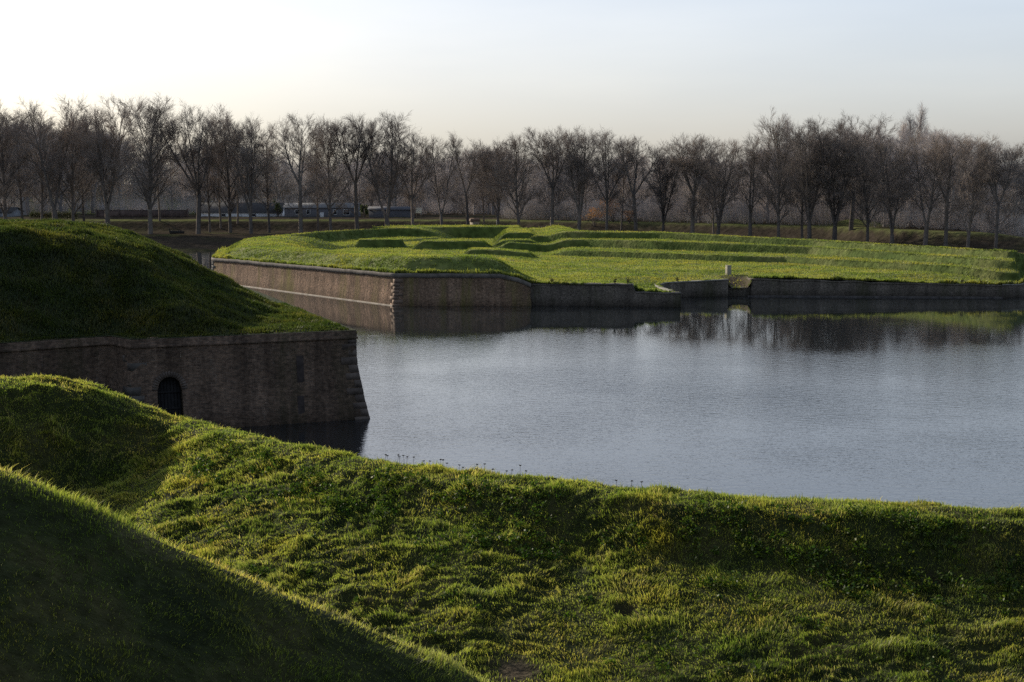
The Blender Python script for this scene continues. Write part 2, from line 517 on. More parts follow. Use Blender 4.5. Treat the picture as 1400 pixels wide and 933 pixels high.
# ------------------------------------------------------------------- camera
cam = bpy.data.cameras.new('camera')
co = bpy.data.objects.new('camera', cam); COL.objects.link(co)
cam.sensor_width = 36.0; cam.lens = 50.0
cam.clip_start = 0.1; cam.clip_end = 9000
pitch = math.atan((466.5 - HOR) / F)
co.location = (0, 0, CAMZ)
co.rotation_euler = (math.pi / 2 - pitch, 0, 0)
scene.camera = co

# ------------------------------------------------------------- light and sky
w = bpy.data.worlds.new('World'); scene.world = w; w.use_nodes = True
nt = w.node_tree; nt.nodes.clear()
wo = nt.nodes.new('ShaderNodeOutputWorld'); bg = nt.nodes.new('ShaderNodeBackground')
sky = nt.nodes.new('ShaderNodeTexSky'); sky.sky_type = 'NISHITA'; sky.sun_disc = False
sky.sun_elevation = SUN_EL; sky.sun_rotation = -SUN_AZ
sky.altitude = 0; sky.air_density = 1.0; sky.dust_density = 3.5; sky.ozone_density = 1.6
hs = nt.nodes.new('ShaderNodeHueSaturation'); hs.inputs['Saturation'].default_value = 1.12
nt.links.new(sky.outputs[0], hs.inputs['Color'])
# thin high cloud: soft streaks
tc = nt.nodes.new('ShaderNodeTexCoord')
mp = nd(nt, 'ShaderNodeMapping'); mp.inputs['Scale'].default_value = (1.6, 1.6, 9.0)
nt.links.new(tc.outputs['Generated'], mp.inputs['Vector'])
cl = ramp(nt, geo_noise(nt, 1.7, 5, mp.outputs[0], 0.5), [(0.42, (0.985, 0.985, 0.99)), (0.72, (1.09, 1.07, 1.05))])
skc = mixc(nt, 1.0, hs.outputs[0], (0.1, 0.1, 0.1), 'MULTIPLY')
gm_ = nd(nt, 'ShaderNodeGamma'); gm_.inputs[1].default_value = 0.38
nt.links.new(skc, gm_.inputs[0])
skc = mixc(nt, 1.0, gm_.outputs[0], cl, 'MULTIPLY')
skc = mixc(nt, 1.0, skc, (9.2, 9.75, 10.9), 'MULTIPLY')
sxyz = nt.nodes.new('ShaderNodeSeparateXYZ'); nt.links.new(tc.outputs['Generated'], sxyz.inputs[0])
def mrange(sock, a, b, c, d):
    r = nd(nt, 'ShaderNodeMapRange'); r.interpolation_type = 'SMOOTHSTEP'
    for i_, v_ in enumerate((a, b, c, d)): r.inputs[i_ + 1].default_value = v_
    nt.links.new(sock, r.inputs[0]); return r.outputs[0]
up_ = mrange(sxyz.outputs[2], 0.52, 0.95, 1.0, 0.38)
bk_ = mrange(sxyz.outputs[1], -0.35, 0.75, 0.60, 1.0)
ml_ = nd(nt, 'ShaderNodeMath', operation='MULTIPLY'); nt.links.new(up_, ml_.inputs[0]); nt.links.new(bk_, ml_.inputs[1])
vs_ = nt.nodes.new('ShaderNodeCombineColor')
for k in range(3): nt.links.new(ml_.outputs[0], vs_.inputs[k])
skc = mixc(nt, 1.0, skc, vs_.outputs[0], 'MULTIPLY')
nt.links.new(skc, bg.inputs[0]); bg.inputs[1].default_value = 0.115
nt.links.new(bg.outputs[0], wo.inputs[0])

sl = bpy.data.lights.new('sun', 'SUN'); so = bpy.data.objects.new('sun', sl); COL.objects.link(so)
sl.energy = 5.0; sl.angle = math.radians(0.5); sl.color = (1.0, 0.90, 0.74)
sd = Vector((-math.sin(SUN_AZ) * math.cos(SUN_EL), math.cos(SUN_AZ) * math.cos(SUN_EL), math.sin(SUN_EL)))
so.rotation_euler = sd.to_track_quat('Z', 'Y').to_euler()
so.location = (-60, 60, 80)

scene.render.engine = 'CYCLES'
scene.view_settings.view_transform = 'Standard'
scene.view_settings.look = 'None'
scene.view_settings.exposure = 0; scene.view_settings.gamma = 1
scene.cycles.max_bounces = 5; scene.cycles.diffuse_bounces = 3; scene.cycles.glossy_bounces = 3
scene.cycles.transmission_bounces = 3
scene.cycles.caustics_reflective = False; scene.cycles.caustics_refractive = False
scene.cycles.sample_clamp_indirect = 4.0
scene.cycles.use_denoising = False

# ------------------------------------------------------------------ water
wm = mesh_np('water', [(-500, -40, 0), (500, -40, 0), (500, 420, 0), (-500, 420, 0)], [np.array([[0, 1, 2, 3]])])
tag(obj('water', wm, M['water']), 'broad still moat with fine ripples', kind='structure')

# ---------------------------------------------------------- near bank terrain
CX = np.array([-60, -30, -20, -14.1, -13.0, -11.8, -10.7, -9.5, -6.55, -3.5, -0.82, 2.35, 6.0, 10.2, 20, 40, 80])
CY = np.array([37, 38.4, 39, 39.2, 39.5, 39.6, 39.9, 39.5, 36.4, 33.7, 31.8, 30.4, 29.1, 28.4, 26.5, 25, 24])
CZ = np.array([6.6, 6.7, 6.7, 6.7, 6.7, 6.45, 5.9, 5.5, 5.5, 5.5, 5.5, 5.5, 5.5, 5.5, 5.5, 5.5, 5.5])
HOLES = [(at(568, 863, 4.1), 0.16), (at(1290, 842, 3.9), 0.13), (at(856, 828, 4.2), 0.15)]


def near_base(x, y):
    yc = np.interp(x, CX, CY); zc = np.interp(x, CX, CZ)
    yc = yc + 0.25 * noise(x, 0 * x, 5.0, 3); zc = zc + 0.06 * noise(x, 0 * x, 3.5, 4)
    t = yc - y
    s1 = np.interp(x, [-30, -11.6, -10.4, -8.5, -4, -1, 1, 12], [0.72, 0.72, 0.55, 0.30, 0.30, 0.45, 0.64, 0.66])
    w1 = np.interp(x, [-30, -11.5, -10, -8, -1, 2], [3.1, 3.0, 2.2, 1.4, 1.4, 1.35])
    s2 = np.interp(x, [-12, -9, -4, 0, 12], [0.15, 0.18, 0.20, 0.235, 0.245])
    w0 = np.interp(x, [-14, -10, -4, 2, 12], [1.2, 0.8, 0.9, 0.9, 0.8])
    tt = np.clip(t, 0, None)
    front = zc - 0.10 * np.minimum(tt, w0) - s1 * np.clip(tt - w0, 0, w1 - 0.0) - s2 * np.clip(tt - w0 - w1, 0, 30)
    front = smax(front, 3.25 + 0.0 * x, 0.5)
    u = np.clip(-t, 0, None)
    back = zc - 0.12 * np.minimum(u, 0.5) - 0.62 * np.clip(u - 0.5, 0, 40)
    bank = np.where(t >= 0, front, back)
    # spur of the rampart at the lower left
    yr = np.interp(x, [-40, -9, -5.4, -0.5, 2.0, 4.5, 12], [14, 14.6, 15.0, 15.6, 16.0, 16.5, 17])
    zr = np.interp(x, [-40, -14, -9, -5.4, -0.5, 2.0, 4.5, 12], [10.95, 10.75, 10.35, 9.08, 6.62, 5.3, 4.0, 2.0])
    yr = yr + 0.12 * noise(x, 0 * x, 2.0, 8)
    spur = smin(zr + 0.34 * (y - yr) + 0.1, zr - 0.72 * (y - yr) + 0.1, 0.55)
    spur = np.maximum(spur, zr - 4.5 - 0.72 * np.clip(y - yr, 0, None))
    ramp_ = 10.3 - 0.8 * np.clip(y - 1.5, 0, None)
    land = 3.25 - 4.9 * ss(-20.3, -14.6, x) - 0.10 * np.clip(y - 60, 0, 20) - 6 * ss(68.8, 73, y) * ss(-26, -20, x)
    land = np.where(y > 36, land, -2.0)
    z = smax(bank, spur, 0.35)
    z = np.maximum(z, ramp_)
    z = smax(z, land, 0.4)
    return np.maximum(z, -2.0)


def near_z(x, y):
    z = near_base(x, y)
    rough = 0.35 + 0.65 * ss(-0.5, 0.25, noise(x, y, 5.5, 21))
    far = np.clip((y - 12) / 8, 0.35, 1)
    a = noise(x, y * 1.5, 1.25, 1) * 0.10
    b = (0.42 - np.abs(noise(x, y * 1.6, 0.55, 2))) * 0.15
    c = noise(x, y * 1.3, 0.27, 5) * 0.038
    hummock = np.clip(noise(x, y * 1.4, 0.95, 9) - 0.12, 0, 1) * 0.15 - 0.05
    crest = 0.45 + 0.55 * ss(-0.2, 1.4, np.abs(np.interp(x, CX, CY) - y))
    z = z - 0.13 + (a * 0.8 + b + c * 1.5 + hummock) * rough * far * crest
    for (p, r) in HOLES:
        z = z - 0.32 * np.exp(-((x - p[0]) ** 2 + ((y - p[1]) * 0.8) ** 2) / (r * r))
    return z


def near_dirt(x, y):
    d = np.zeros(np.shape(x))
    for (p, r) in HOLES:
        d = np.maximum(d, np.exp(-((x - p[0]) ** 2 + (y - p[1]) ** 2) / (2.5 * r * r)))
    p = at(690, 930, 3.5)
    d = np.maximum(d, np.exp(-(((x - p[0] - 0.2) / 0.5) ** 2 + ((y - p[1]) / 0.5) ** 2)))
    return np.clip(d, 0, 1)


xs = np.concatenate([np.linspace(-90, -22, 90)[:-1], np.arange(-22, 14, 0.085), np.linspace(14, 90, 90)[1:]])
ys = np.concatenate([np.linspace(-30, 9, 60)[:-1], np.arange(9, 46, 0.085), np.linspace(46, 78, 70)[1:]])
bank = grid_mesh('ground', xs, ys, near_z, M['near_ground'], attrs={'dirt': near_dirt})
tag(bank, 'tussocky green rampart bank in the foreground', kind='structure')


# grass blades -----------------------------------------------------------
def blades_mesh(name, P, length, width, lean, var, seed=0, bend=0.5, stiff=None):
    rng = np.random.default_rng(seed)
    N = len(P)
    a = rng.uniform(0, 2 * math.pi, N)
    side = np.stack([np.cos(a), np.sin(a), np.zeros(N)], 1)
    la = rng.uniform(0, 2 * math.pi, N)
    ld = np.stack([np.cos(la), np.sin(la), np.zeros(N)], 1) * rng.uniform(0.1, 1.0, N)[:, None] * bend + lean
    up = np.array([0, 0, 1.0])
    L = length[:, None]; W = width[:, None]
    p0 = P - side * W * 0.5; p1 = P + side * W * 0.5
    mid = P + up * L * 0.6 + ld * L * 0.28
    tip = P + up * L * 0.92 + ld * L * 0.95
    m0 = mid - side * W * 0.38; m1 = mid + side * W * 0.38
    v = np.stack([p0, p1, m1, m0, tip], 1).reshape(-1, 3)
    b = np.arange(N) * 5
    q = np.stack([b, b + 1, b + 2, b + 3], 1); t = np.stack([b + 3, b + 2, b + 4], 1)
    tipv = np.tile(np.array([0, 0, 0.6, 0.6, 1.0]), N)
    return mesh_np(name, v, [q, t], attrs={'var': np.repeat(var, 5), 'tip': tipv})


def slope_lean(zf, P, k):
    e = 0.15
    gx = (zf(P[:, 0] + e, P[:, 1]) - zf(P[:, 0] - e, P[:, 1])) / (2 * e)
    gy = (zf(P[:, 0], P[:, 1] + e) - zf(P[:, 0], P[:, 1] - e)) / (2 * e)
    return np.stack([-gx * k, -gy * k, np.zeros(len(P))], 1)


def near_grass():
    rng = np.random.default_rng(5)
    N = 1150000
    # sample in the wedge the picture can see (with margin), denser near
    y = 10.5 + (44 - 10.5) * rng.random(N) ** 1.0
    x = (rng.random(N) * 2 - 1) * (0.40 * y + 0.8)
    keep = rng.random(N) < np.clip(y / 30, 0.3, 1)
    x, y = x[keep], y[keep]
    # clump: pull points towards tussocks
    z = near_base(x, y)
    yc = np.interp(x, CX, CY)
    ok = (y < yc + 1.6) & (z > 0.3)
    # nothing visible down in the hollow behind the spur: thin it there
    tus = noise(x, y * 1.4, 0.95, 9)
    cl = noise(x, y, 0.33, 31)
    ok &= rng.random(len(x)) < (0.62 + 0.4 * ss(-0.4, 0.4, tus) + 0.35 * cl)
    x, y = x[ok], y[ok]; tus = tus[ok]; cl = cl[ok]
    hole = near_dirt(x, y)
    k = rng.random(len(x)) > hole * 1.3
    x, y, tus, cl = x[k], y[k], tus[k], cl[k]
    z = near_z(x, y) - 0.02
    P = np.stack([x, y, z], 1)
    n = len(P)
    big = noise(x, y, 2.2, 41)
    length = (0.04 + 0.055 * rng.random(n) + 0.055 * ss(0.0, 0.7, tus) + 0.03 * ss(0, 0.6, big)) * np.where(rng.random(n) < 0.06, 1.7, 1.0)
    length *= np.clip(y / 22, 0.6, 1.05) * 0.85
    width = rng.uniform(0.008, 0.017, n) * np.clip(y / 26, 0.7, 1.5)
    patch = noise(x, y, 1.1, 51) * 0.26 + noise(x, y, 4.0, 52) * 0.22
    var = np.clip(0.40 + patch + rng.normal(0, 0.17, n), 0, 1)
    straw = rng.random(n) < (0.06 + 0.22 * ss(0.0, 0.6, noise(x, y, 0.8, 53)))
    var = np.where(straw, rng.uniform(0.85, 1.0, n), np.minimum(var, 0.86))
    spur_shade = ss(0.3, -0.4, y - np.interp(x, [-40, -9, -5.4, -0.5, 2.0, 4.5, 12], [14, 14.6, 15.0, 15.6, 16.0, 16.5, 17]))
    straw &= rng.random(n) > 0.85 * spur_shade
    var = np.where(straw, var, var) * (1 - 0.6 * spur_shade * (~straw))  # shade of the spur's near face painted in as darker blades
    rim = np.exp(-((y - np.interp(x, [-40, -9, -5.4, -0.5, 2.0, 4.5, 12], [14, 14.6, 15.0, 15.6, 16.0, 16.5, 17]) - 0.1) / 0.35) ** 2)
    length = length * (1 + 0.7 * rim); var = np.clip(var + 0.35 * rim, 0, 0.97)  # sunlit rim painted along the spur crest: brighter, longer blades
    length = np.where(straw, length * 1.2, length)
    sw = np.stack([noise(x, y, 0.7, 61), noise(x, y, 0.7, 62) - 0.15, 0 * x], 1) * 0.7
    lean = slope_lean(near_base, P, 0.55) + sw
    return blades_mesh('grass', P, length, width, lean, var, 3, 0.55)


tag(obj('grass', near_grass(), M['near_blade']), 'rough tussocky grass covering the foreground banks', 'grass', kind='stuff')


def leaf_cloud(centers, radii, n_each, size, rng, flat=0.7):
    """small leaf quads scattered in ellipsoids"""
    C = np.repeat(np.asarray(centers, float), n_each, 0); R = np.repeat(np.asarray(radii, float), n_each, 0)
    N = len(C)
    u = rng.normal(size=(N, 3)); u /= np.linalg.norm(u, axis=1, keepdims=True)
    r = rng.random(N) ** 0.45
    P = C + u * R * r[:, None]
    a = rng.normal(size=(N, 3)); a /= np.linalg.norm(a, axis=1, keepdims=True)
    b = np.cross(a, rng.normal(size=(N, 3))); b /= np.linalg.norm(b, axis=1, keepdims=True)
    s = (size * rng.uniform(0.6, 1.4, N))[:, None]
    v = np.stack([P - a * s, P + b * s * 0.55, P + a * s, P - b * s * 0.55], 1).reshape(-1, 3)
    f = np.arange(N * 4).reshape(N, 4)
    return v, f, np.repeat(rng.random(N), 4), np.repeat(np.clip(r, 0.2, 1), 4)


def near_weeds():
    rng = np.random.default_rng(15)
    n = 900
    x = rng.uniform(-8, 12, n); t = rng.uniform(0.7, 3.0, n)
    x2 = rng.uniform(-9, 11, 160); t2 = rng.uniform(2, 7, 160)
    x = np.concatenate([x, x2]); t = np.concatenate([t, t2])
    ok = noise(x, t, 1.3, 71) > -0.05
    x, t = x[ok], t[ok]
    y = np.interp(x, CX, CY) - t
    z = near_z(x, y)
    s = rng.uniform(0.05, 0.16, len(x))
    C = np.stack([x, y, z + s * 0.75], 1); R = np.stack([s * 1.2, s * 1.2, s * 1.1], 1)
    v, f, var, tip = leaf_cloud(C, R, 34, 0.034, rng)
    return mesh_np('weeds', v, [f], attrs={'var': var, 'tip': tip})


tag(obj('weeds', near_weeds(), M['weed_leaf']), 'leafy green weeds tangled in the grass of the near bank', 'weeds', kind='stuff')

# dry flower stalks on the crest, one thing each
STALKS = [(523, 622, 7), (525, 623, 9), (540, 623, 9), (543, 621, 9), (550, 619, 15), (553, 624, 9), (562, 625, 9), (578, 624, 10), (584, 627, 9), (601, 629, 12),
          (604, 626, 12), (609, 631, 9), (626, 635, 7), (631, 637, 5), (650, 638, 5), (653, 636, 8), (662, 630, 15), (672, 642, 5), (692, 643, 6), (699, 642, 5), (711, 639, 11), (719, 644, 6),
          (847, 661, 6), (866, 664, 6), (880, 666, 7), (921, 668, 5)]
for k, (px, py, h) in enumerate(STALKS):
    rr = random.Random(k)
    x0 = (px - 700) / F * 33.0
    for _ in range(3):
        yy = float(np.interp(x0, CX, CY)); x0 = (px - 700) / F * yy
    yy += 0.15
    z0 = float(near_z(np.array([x0]), np.array([yy]))[0]) - 0.02
    hh = 0.09 + 0.012 * min(h, 15) + rr.uniform(-0.02, 0.05)
    t = empty('dry_flower_stalk', (x0, yy, z0), 'dry brown flower stalk sticking up from the crest of the grassy bank', 'flower stalk', 'dry flower stalks along the crest of the near bank')
    lx, ly = rr.uniform(-0.03, 0.03), rr.uniform(-0.03, 0.03)
    mb = MB()
    mb.tube((0, 0, 0), (lx * .5, ly * .5, hh * .55), 0.005, 0.004, 5); mb.tube((lx * .5, ly * .5, hh * .55), (lx, ly, hh), 0.004, 0.003, 5)
    mb.build('stem', M['dry_stem'], t)
    mb = MB()
    for q in range(9):
        a = q * 0.7; ex, ey = lx + 0.024 * math.cos(a), ly + 0.024 * math.sin(a)
        ez = hh + rr.uniform(-0.004, 0.014)
        mb.tube((lx, ly, hh - 0.012), (ex, ey, ez), 0.0025, 0.008, 4); mb.tube((ex, ey, ez), (ex, ey, ez + 0.006), 0.008, 0.002, 4)
    mb.build('flower_head', M['dry_stem'], t)


# --------------------------------------------------------------- wall builder
def edge_frames(P):
    """outward mitre normals of an open plan polyline (outside on the right of travel)"""
    P = np.asarray(P, float)
    d = np.diff(P, axis=0); L = np.linalg.norm(d, axis=1); d = d / L[:, None]
    n = np.stack([d[:, 1], -d[:, 0]], 1)
    N = np.zeros_like(P)
    N[0] = n[0]; N[-1] = n[-1]
    for k in range(1, len(P) - 1):
        m = n[k - 1] + n[k]; m /= np.linalg.norm(m); N[k] = m / max(0.35, float(m @ n[k]))
    u = np.concatenate([[0], np.cumsum(L)])
    return P, N, u


def sweep(P, N, u, rows, holes=None):
    """rows: list of (offset, z array per vertex). Returns verts, faces, uv"""
    n = len(P)
    V = []; UV = []
    s = 0.0; prev = None
    for (off, z) in rows:
        z = np.broadcast_to(np.asarray(z, float), (n,)); off = np.broadcast_to(np.asarray(off, float), (n,))
        V.append(np.stack([P[:, 0] + N[:, 0] * off, P[:, 1] + N[:, 1] * off, z], 1))
        UV.append(np.stack([u, z + (-off if False else 0)], 1))
    k = len(rows)
    V = np.concatenate(V); UV = np.concatenate(UV)
    f = []
    for r in range(k - 1):
        for c in range(n - 1):
            if holes and (r, c) in holes: continue
            a = r * n + c
            f.append((a, a + 1, a + n + 1, a + n))
    return V, np.array(f), UV


def resample(P, zt, step):
    P = np.asarray(P, float); zt = np.asarray(zt, float)
    Q = [P[0]]; Z = [zt[0]]
    for k in range(len(P) - 1):
        L = np.linalg.norm(P[k + 1] - P[k]); m = max(1, int(L / step))
        for j in range(1, m + 1):
            Q.append(P[k] + (P[k + 1] - P[k]) * j / m); Z.append(zt[k] + (zt[k + 1] - zt[k]) * j / m)
    return np.array(Q), np.array(Z)


def rough_frames(P, seed, amp=0.03):
    P, N, u = edge_frames(P)
    return P, N, u


def make_wall(name, label, P, zt, mat, cop_mat, zb=-1.0, batter=0.12, straight=1.2, cop_h=0.28, cop_out=0.06, step=1.0, ledge=None, cop=True, seed=0, chip=0.05, back=0.5):
    root = empty(name, (0, 0, 0), label, 'wall')
    Q, Z = resample(P, zt, step)
    P_, N, u = edge_frames(Q)
    r = np.random.default_rng(seed)
    Zc = Z + r.normal(0, chip * 0.35, len(Z)) - chip * np.clip(noise(u, 0 * u, 2.5, seed + 5), 0, 1)
    ztop = Zc - (cop_h if cop else 0)
    rows = []
    zbrk = ztop - straight
    nz = 7
    wob = lambda k: 0.025 * noise(u, np.full_like(u, k * 3.1), 2.0, seed + 17)
    for k in range(nz + 1):
        z = zb + (zbrk - zb) * k / nz
        rows.append((batter * (zbrk - z) + wob(k), z))
    rows.append((wob(8), zbrk + 0.5 * (ztop - zbrk)))
    rows.append((0 * u, ztop))
    if not cop:
        rows.append((-back, ztop))
    V, f, UV = sweep(P_, N, u, rows)
    o = obj('wall_face', mesh_np('wall_face', V, [f], uv=UV, smooth=False), mat, root)
    if cop:
        rows = [(0.002 - 0.1, ztop - 0.01), (cop_out, ztop), (cop_out, ztop + cop_h * 0.85), (cop_out - 0.05, Zc), (-back, Zc), (-back, Zc - 0.3)]
        V, f, UV = sweep(P_, N, u, rows)
        obj('coping', mesh_np('coping', V, [f], uv=UV), cop_mat, root)
    if ledge:
        lo, lz, lm = ledge
        off = batter * (zbrk - lz)
        rows = [(off - 0.05, lz - 0.9), (off + lo + 0.1, lz - 0.9), (off + lo, lz), (off - 0.15, lz + 0.05)]
        V, f, UV = sweep(P_, N, u, rows)
        obj('ledge', mesh_np('ledge', V, [f], uv=UV), lm, root)
    return root, (P_, N, u, Zc, batter, zbrk)


def quoins(root, corner, d1, d2, zt, zb, batter_fn, mat, seed=0, proud=0.03):
    """alternating long and short corner stones, standing 2 cm proud"""
    rr = random.Random(seed)
    mb = MB()
    z = zb; k = 0
    c = np.array(corner, float); d1 = np.array(d1, float); d2 = np.array(d2, float)
    n1 = np.array([d1[1], -d1[0]]);
    if n1 @ d2 > 0: n1 = -n1
    n2 = np.array([d2[1], -d2[0]])
    if n2 @ d1 > 0: n2 = -n2
    while z < zt - 0.05:
        h = min(rr.uniform(0.30, 0.42), zt - z)
        l1 = 0.85 if k % 2 else 0.45; l2 = 0.45 if k % 2 else 0.85
        l1 *= rr.uniform(0.8, 1.15); l2 *= rr.uniform(0.8, 1.15)
        pr = proud + rr.uniform(-0.006, 0.010)
        vv = []
        for zz in (z + 0.012, z + h - 0.012):
            o = batter_fn(zz) + pr
            m = (n1 + n2); m = m / (1 + n1 @ n2)
            pc = c + m * o
            a = pc + d1 * l1; b = pc + d2 * l2
            ai = a - n1 * (pr + 0.06); bi = b - n2 * (pr + 0.06); ci = c + m * (o - pr - 0.12)
            for p in (pc, a, ai, ci, bi, b): vv.append((p[0], p[1], zz))
        n = 6
        f4 = [(i, (i + 1) % n, (i + 1) % n + n, i + n) for i in range(n)]
        mb.add(vv, f4 + [(n + 0, n + 1, n + 2, n + 3), (n + 0, n + 3, n + 4, n + 5), (0, 3, 2, 1), (0, 5, 4, 3)])
        z += h; k += 1
    return mb.build('quoins', mat, root)


def unit(a, b):
    v = np.array(b, float) - np.array(a, float); return v / np.linalg.norm(v)


# -------------------------------------------------- near bastion (left middle)
ZW = 4.5
B0 = (-60, 48.5); B1 = (-23.9, 66.3); B2 = (-19.75, 69.5); B3 = (-18.3, 67.8); B4 = (-7.95, 72.2); B5 = (-19, 102); B6 = (-60, 108)
BPOLY = [B0, B1, B2, B3, B4, B5, B6]
# main wall with its arched doorway: columns with their own foot height
dpos = 0.225
root = empty('brick_wall', (0, 0, 0), 'dark brown brick bastion wall with an arched doorway and a battered corner', 'wall')
Q = [np.array(B0), np.array((-40, 58.4)), np.array(B1), np.array(B2), np.array(B3)]
ufix = len(Q)
dirm = unit(B3, B4); Lm = float(np.linalg.norm(np.array(B4) - np.array(B3)))
du0, du1 = 1.18, 2.36          # doorway along the main face
cols = sorted(set([round(v, 3) for v in list(np.arange(0.5, Lm, 0.5))] + [du0, du1] + [round(du0 + (du1 - du0) * k / 10, 3) for k in range(11)]))
cols = [c for c in cols if c <= du0 or c >= du1 or any(abs(c - (du0 + (du1 - du0) * k / 10)) < 0.002 for k in range(11))]
main_cols = [0.0] + cols
PW = Q[:-1] + [np.array(B3) + dirm * c for c in main_cols] + [np.array(B4)]
side_dir = unit(B4, B5)
PW += [np.array(B4) + side_dir * s for s in (1, 3, 8, 16, 32)]
PW = np.array(PW)
P_, N_, U_ = edge_frames(PW)
i0 = len(Q) - 1
COPH = 0.42
ztop = np.full(len(PW), ZW - COPH)
SPR = 2.0; DOORB = 0.6; RAD = (du1 - du0) / 2


def near_off(z):
    z = np.asarray(z, float)
    return 0.165 * np.clip(2.95 - z, 0, None) + 0.05 * np.clip(0.9 - z, 0, None)


zlev = [-1.0, -0.4, 0.0, 0.3, 0.7, 1.1, 1.6, 2.2, 2.95, 3.5, ZW - COPH]
main_u = np.array([c for c in main_cols])
arch = {}
for k, c in enumerate(main_cols):
    if du0 - 1e-4 <= c <= du1 + 1e-4:
        arch[i0 + k] = SPR + math.sqrt(max(0, RAD ** 2 - (c - du0 - RAD) ** 2)) * 1.05
V = []; UV = []; Fc = []


def colverts(i, zs):
    base = len(V)
    for z in zs:
        o = float(near_off(z)) + 0.02 * float(noise(np.array([U_[i]]), np.array([z * 2]), 1.3, 77)[0])
        V.append((P_[i, 0] + N_[i, 0] * o, P_[i, 1] + N_[i, 1] * o, z)); UV.append((U_[i], z))
    return base


full = {}; short = {}
for i in range(len(PW)):
    if i not in arch or abs(main_cols[i - i0] - du0) < 1e-3 or abs(main_cols[i - i0] - du1) < 1e-3:
        full[i] = colverts(i, zlev)
    if i in arch:
        a = arch[i]
        short[i] = colverts(i, [a + (ZW - COPH - a) * k / (len(zlev) - 1) for k in range(len(zlev))])
n = len(zlev)
for i in range(len(PW) - 1):
    A = short if (i in short and i + 1 in short) else full
    a, b = A[i], A[i + 1]
    for r in range(n - 1): Fc.append((a + r, b + r, b + r + 1, a + r + 1))
obj('wall_face', mesh_np('wall_face', V, [np.array(Fc)], uv=UV), M['near_brick'], root)
# coping band: a slightly proud course with a projecting string below
rows = [(-0.1, ztop - 0.01), (0.07, ztop), (0.07, ztop + 0.10), (0.03, ztop + 0.12), (0.03, ztop + COPH - 0.06), (0.0, ztop + COPH), (-0.7, ztop + COPH + 0.02), (-0.7, ztop)]
jj = 0.025 * noise(U_, 0 * U_, 1.5, 5)
rows = [(o, z + (jj if k >= 5 else 0)) for k, (o, z) in enumerate(rows)]
v_, f_, uv_ = sweep(P_, N_, U_, rows)
obj('coping', mesh_np('coping', v_, [f_], uv=uv_), M['near_brick'], root)
# doorway: reveal and planked door
nout = np.array([dirm[1], -dirm[0]])
dr = empty('door', (0, 0, 0)); dr.parent = root
pts = [(du0, DOORB - 1.0)] + [(c, arch[i0 + k]) for k, c in enumerate(main_cols) if i0 + k in arch] + [(du1, DOORB - 1.0)]


def dp(c, z, inset):
    p = np.array(B3) + dirm * c + nout * (float(near_off(z)) - inset)
    return (p[0], p[1], z)


vv = []; ff = []
for (c, z) in pts: vv.append(dp(c, z, -0.01)); vv.append(dp(c, z, 0.55))
for k in range(len(pts) - 1): ff.append((2 * k, 2 * k + 1, 2 * k + 3, 2 * k + 2))
obj('door_reveal', mesh_np('door_reveal', vv, [np.array(ff)], uv=[(v[0], v[2]) for v in vv]), M['near_brick'], dr)
mb = MB()
npl = 7
for k in range(npl):
    c0 = du0 + (du1 - du0) * k / npl + 0.008; c1 = du0 + (du1 - du0) * (k + 1) / npl - 0.008
    zz = [SPR + math.sqrt(max(0, RAD ** 2 - (c - du0 - RAD) ** 2)) * 1.05 for c in (c0, c1)]
    mb.add([dp(c0, DOORB - 0.9, 0.36), dp(c1, DOORB - 0.9, 0.36), dp(c1, zz[1], 0.36), dp(c0, zz[0], 0.36),
            dp(c0, DOORB - 0.9, 0.46), dp(c1, DOORB - 0.9, 0.46), dp(c1, zz[1], 0.46), dp(c0, zz[0], 0.46)],
           [(0, 1, 2, 3), (0, 3, 7, 4), (1, 5, 6, 2), (3, 2, 6, 7)])
for z in (1.0, 1.8): 
    mb.add([dp(du0 + .03, z, 0.31), dp(du1 - .03, z, 0.31), dp(du1 - .03, z + .1, 0.31), dp(du0 + .03, z + .1, 0.31), dp(du0 + .03, z, 0.36), dp(du1 - .03, z, 0.36), dp(du1 - .03, z + .1, 0.36), dp(du0 + .03, z + .1, 0.36)],
           [(0, 1, 2, 3), (3, 2, 6, 7), (0, 4, 5, 1)])
mb.add([dp(du0 - .3, DOORB - 1.2, 0.52), dp(du1 + .3, DOORB - 1.2, 0.52), dp(du1 + .3, SPR + RAD + .3, 0.52), dp(du0 - .3, SPR + RAD + .3, 0.52)], [(0, 1, 2, 3)])
mb.build('door_leaf', M['door_wood'], dr)
# ring of brick voussoirs round the arch
mb = MB()
for k in range(19):
    t0 = math.pi * k / 19 + 0.02; t1 = math.pi * (k + 1) / 19 - 0.02
    q = []
    for ins_ in (-0.025, 0.05):
        for (tt, rr_) in ((t0, RAD + 0.012), (t1, RAD + 0.012), (t1, RAD + 0.26), (t0, RAD + 0.26)):
            q.append(dp(du0 + RAD - rr_ * math.cos(tt), SPR + rr_ * math.sin(tt) * 1.05, ins_))
    mb.add(q, [(0, 1, 2, 3), (0, 4, 5, 1), (1, 5, 6, 2), (2, 6, 7, 3), (3, 7, 4, 0)])
mb.build('arch_ring', M['quoin'], dr)
quoins(root, B4, -dirm, side_dir, ZW - COPH - 0.02, -0.5, lambda z: float(near_off(z)), M['quoin'], 4, 0.012)
quoins(root, B3, unit(B3, B2), dirm, ZW - COPH - 0.02, -0.5, lambda z: float(near_off(z)), M['quoin_pale'], 14, 0.004)
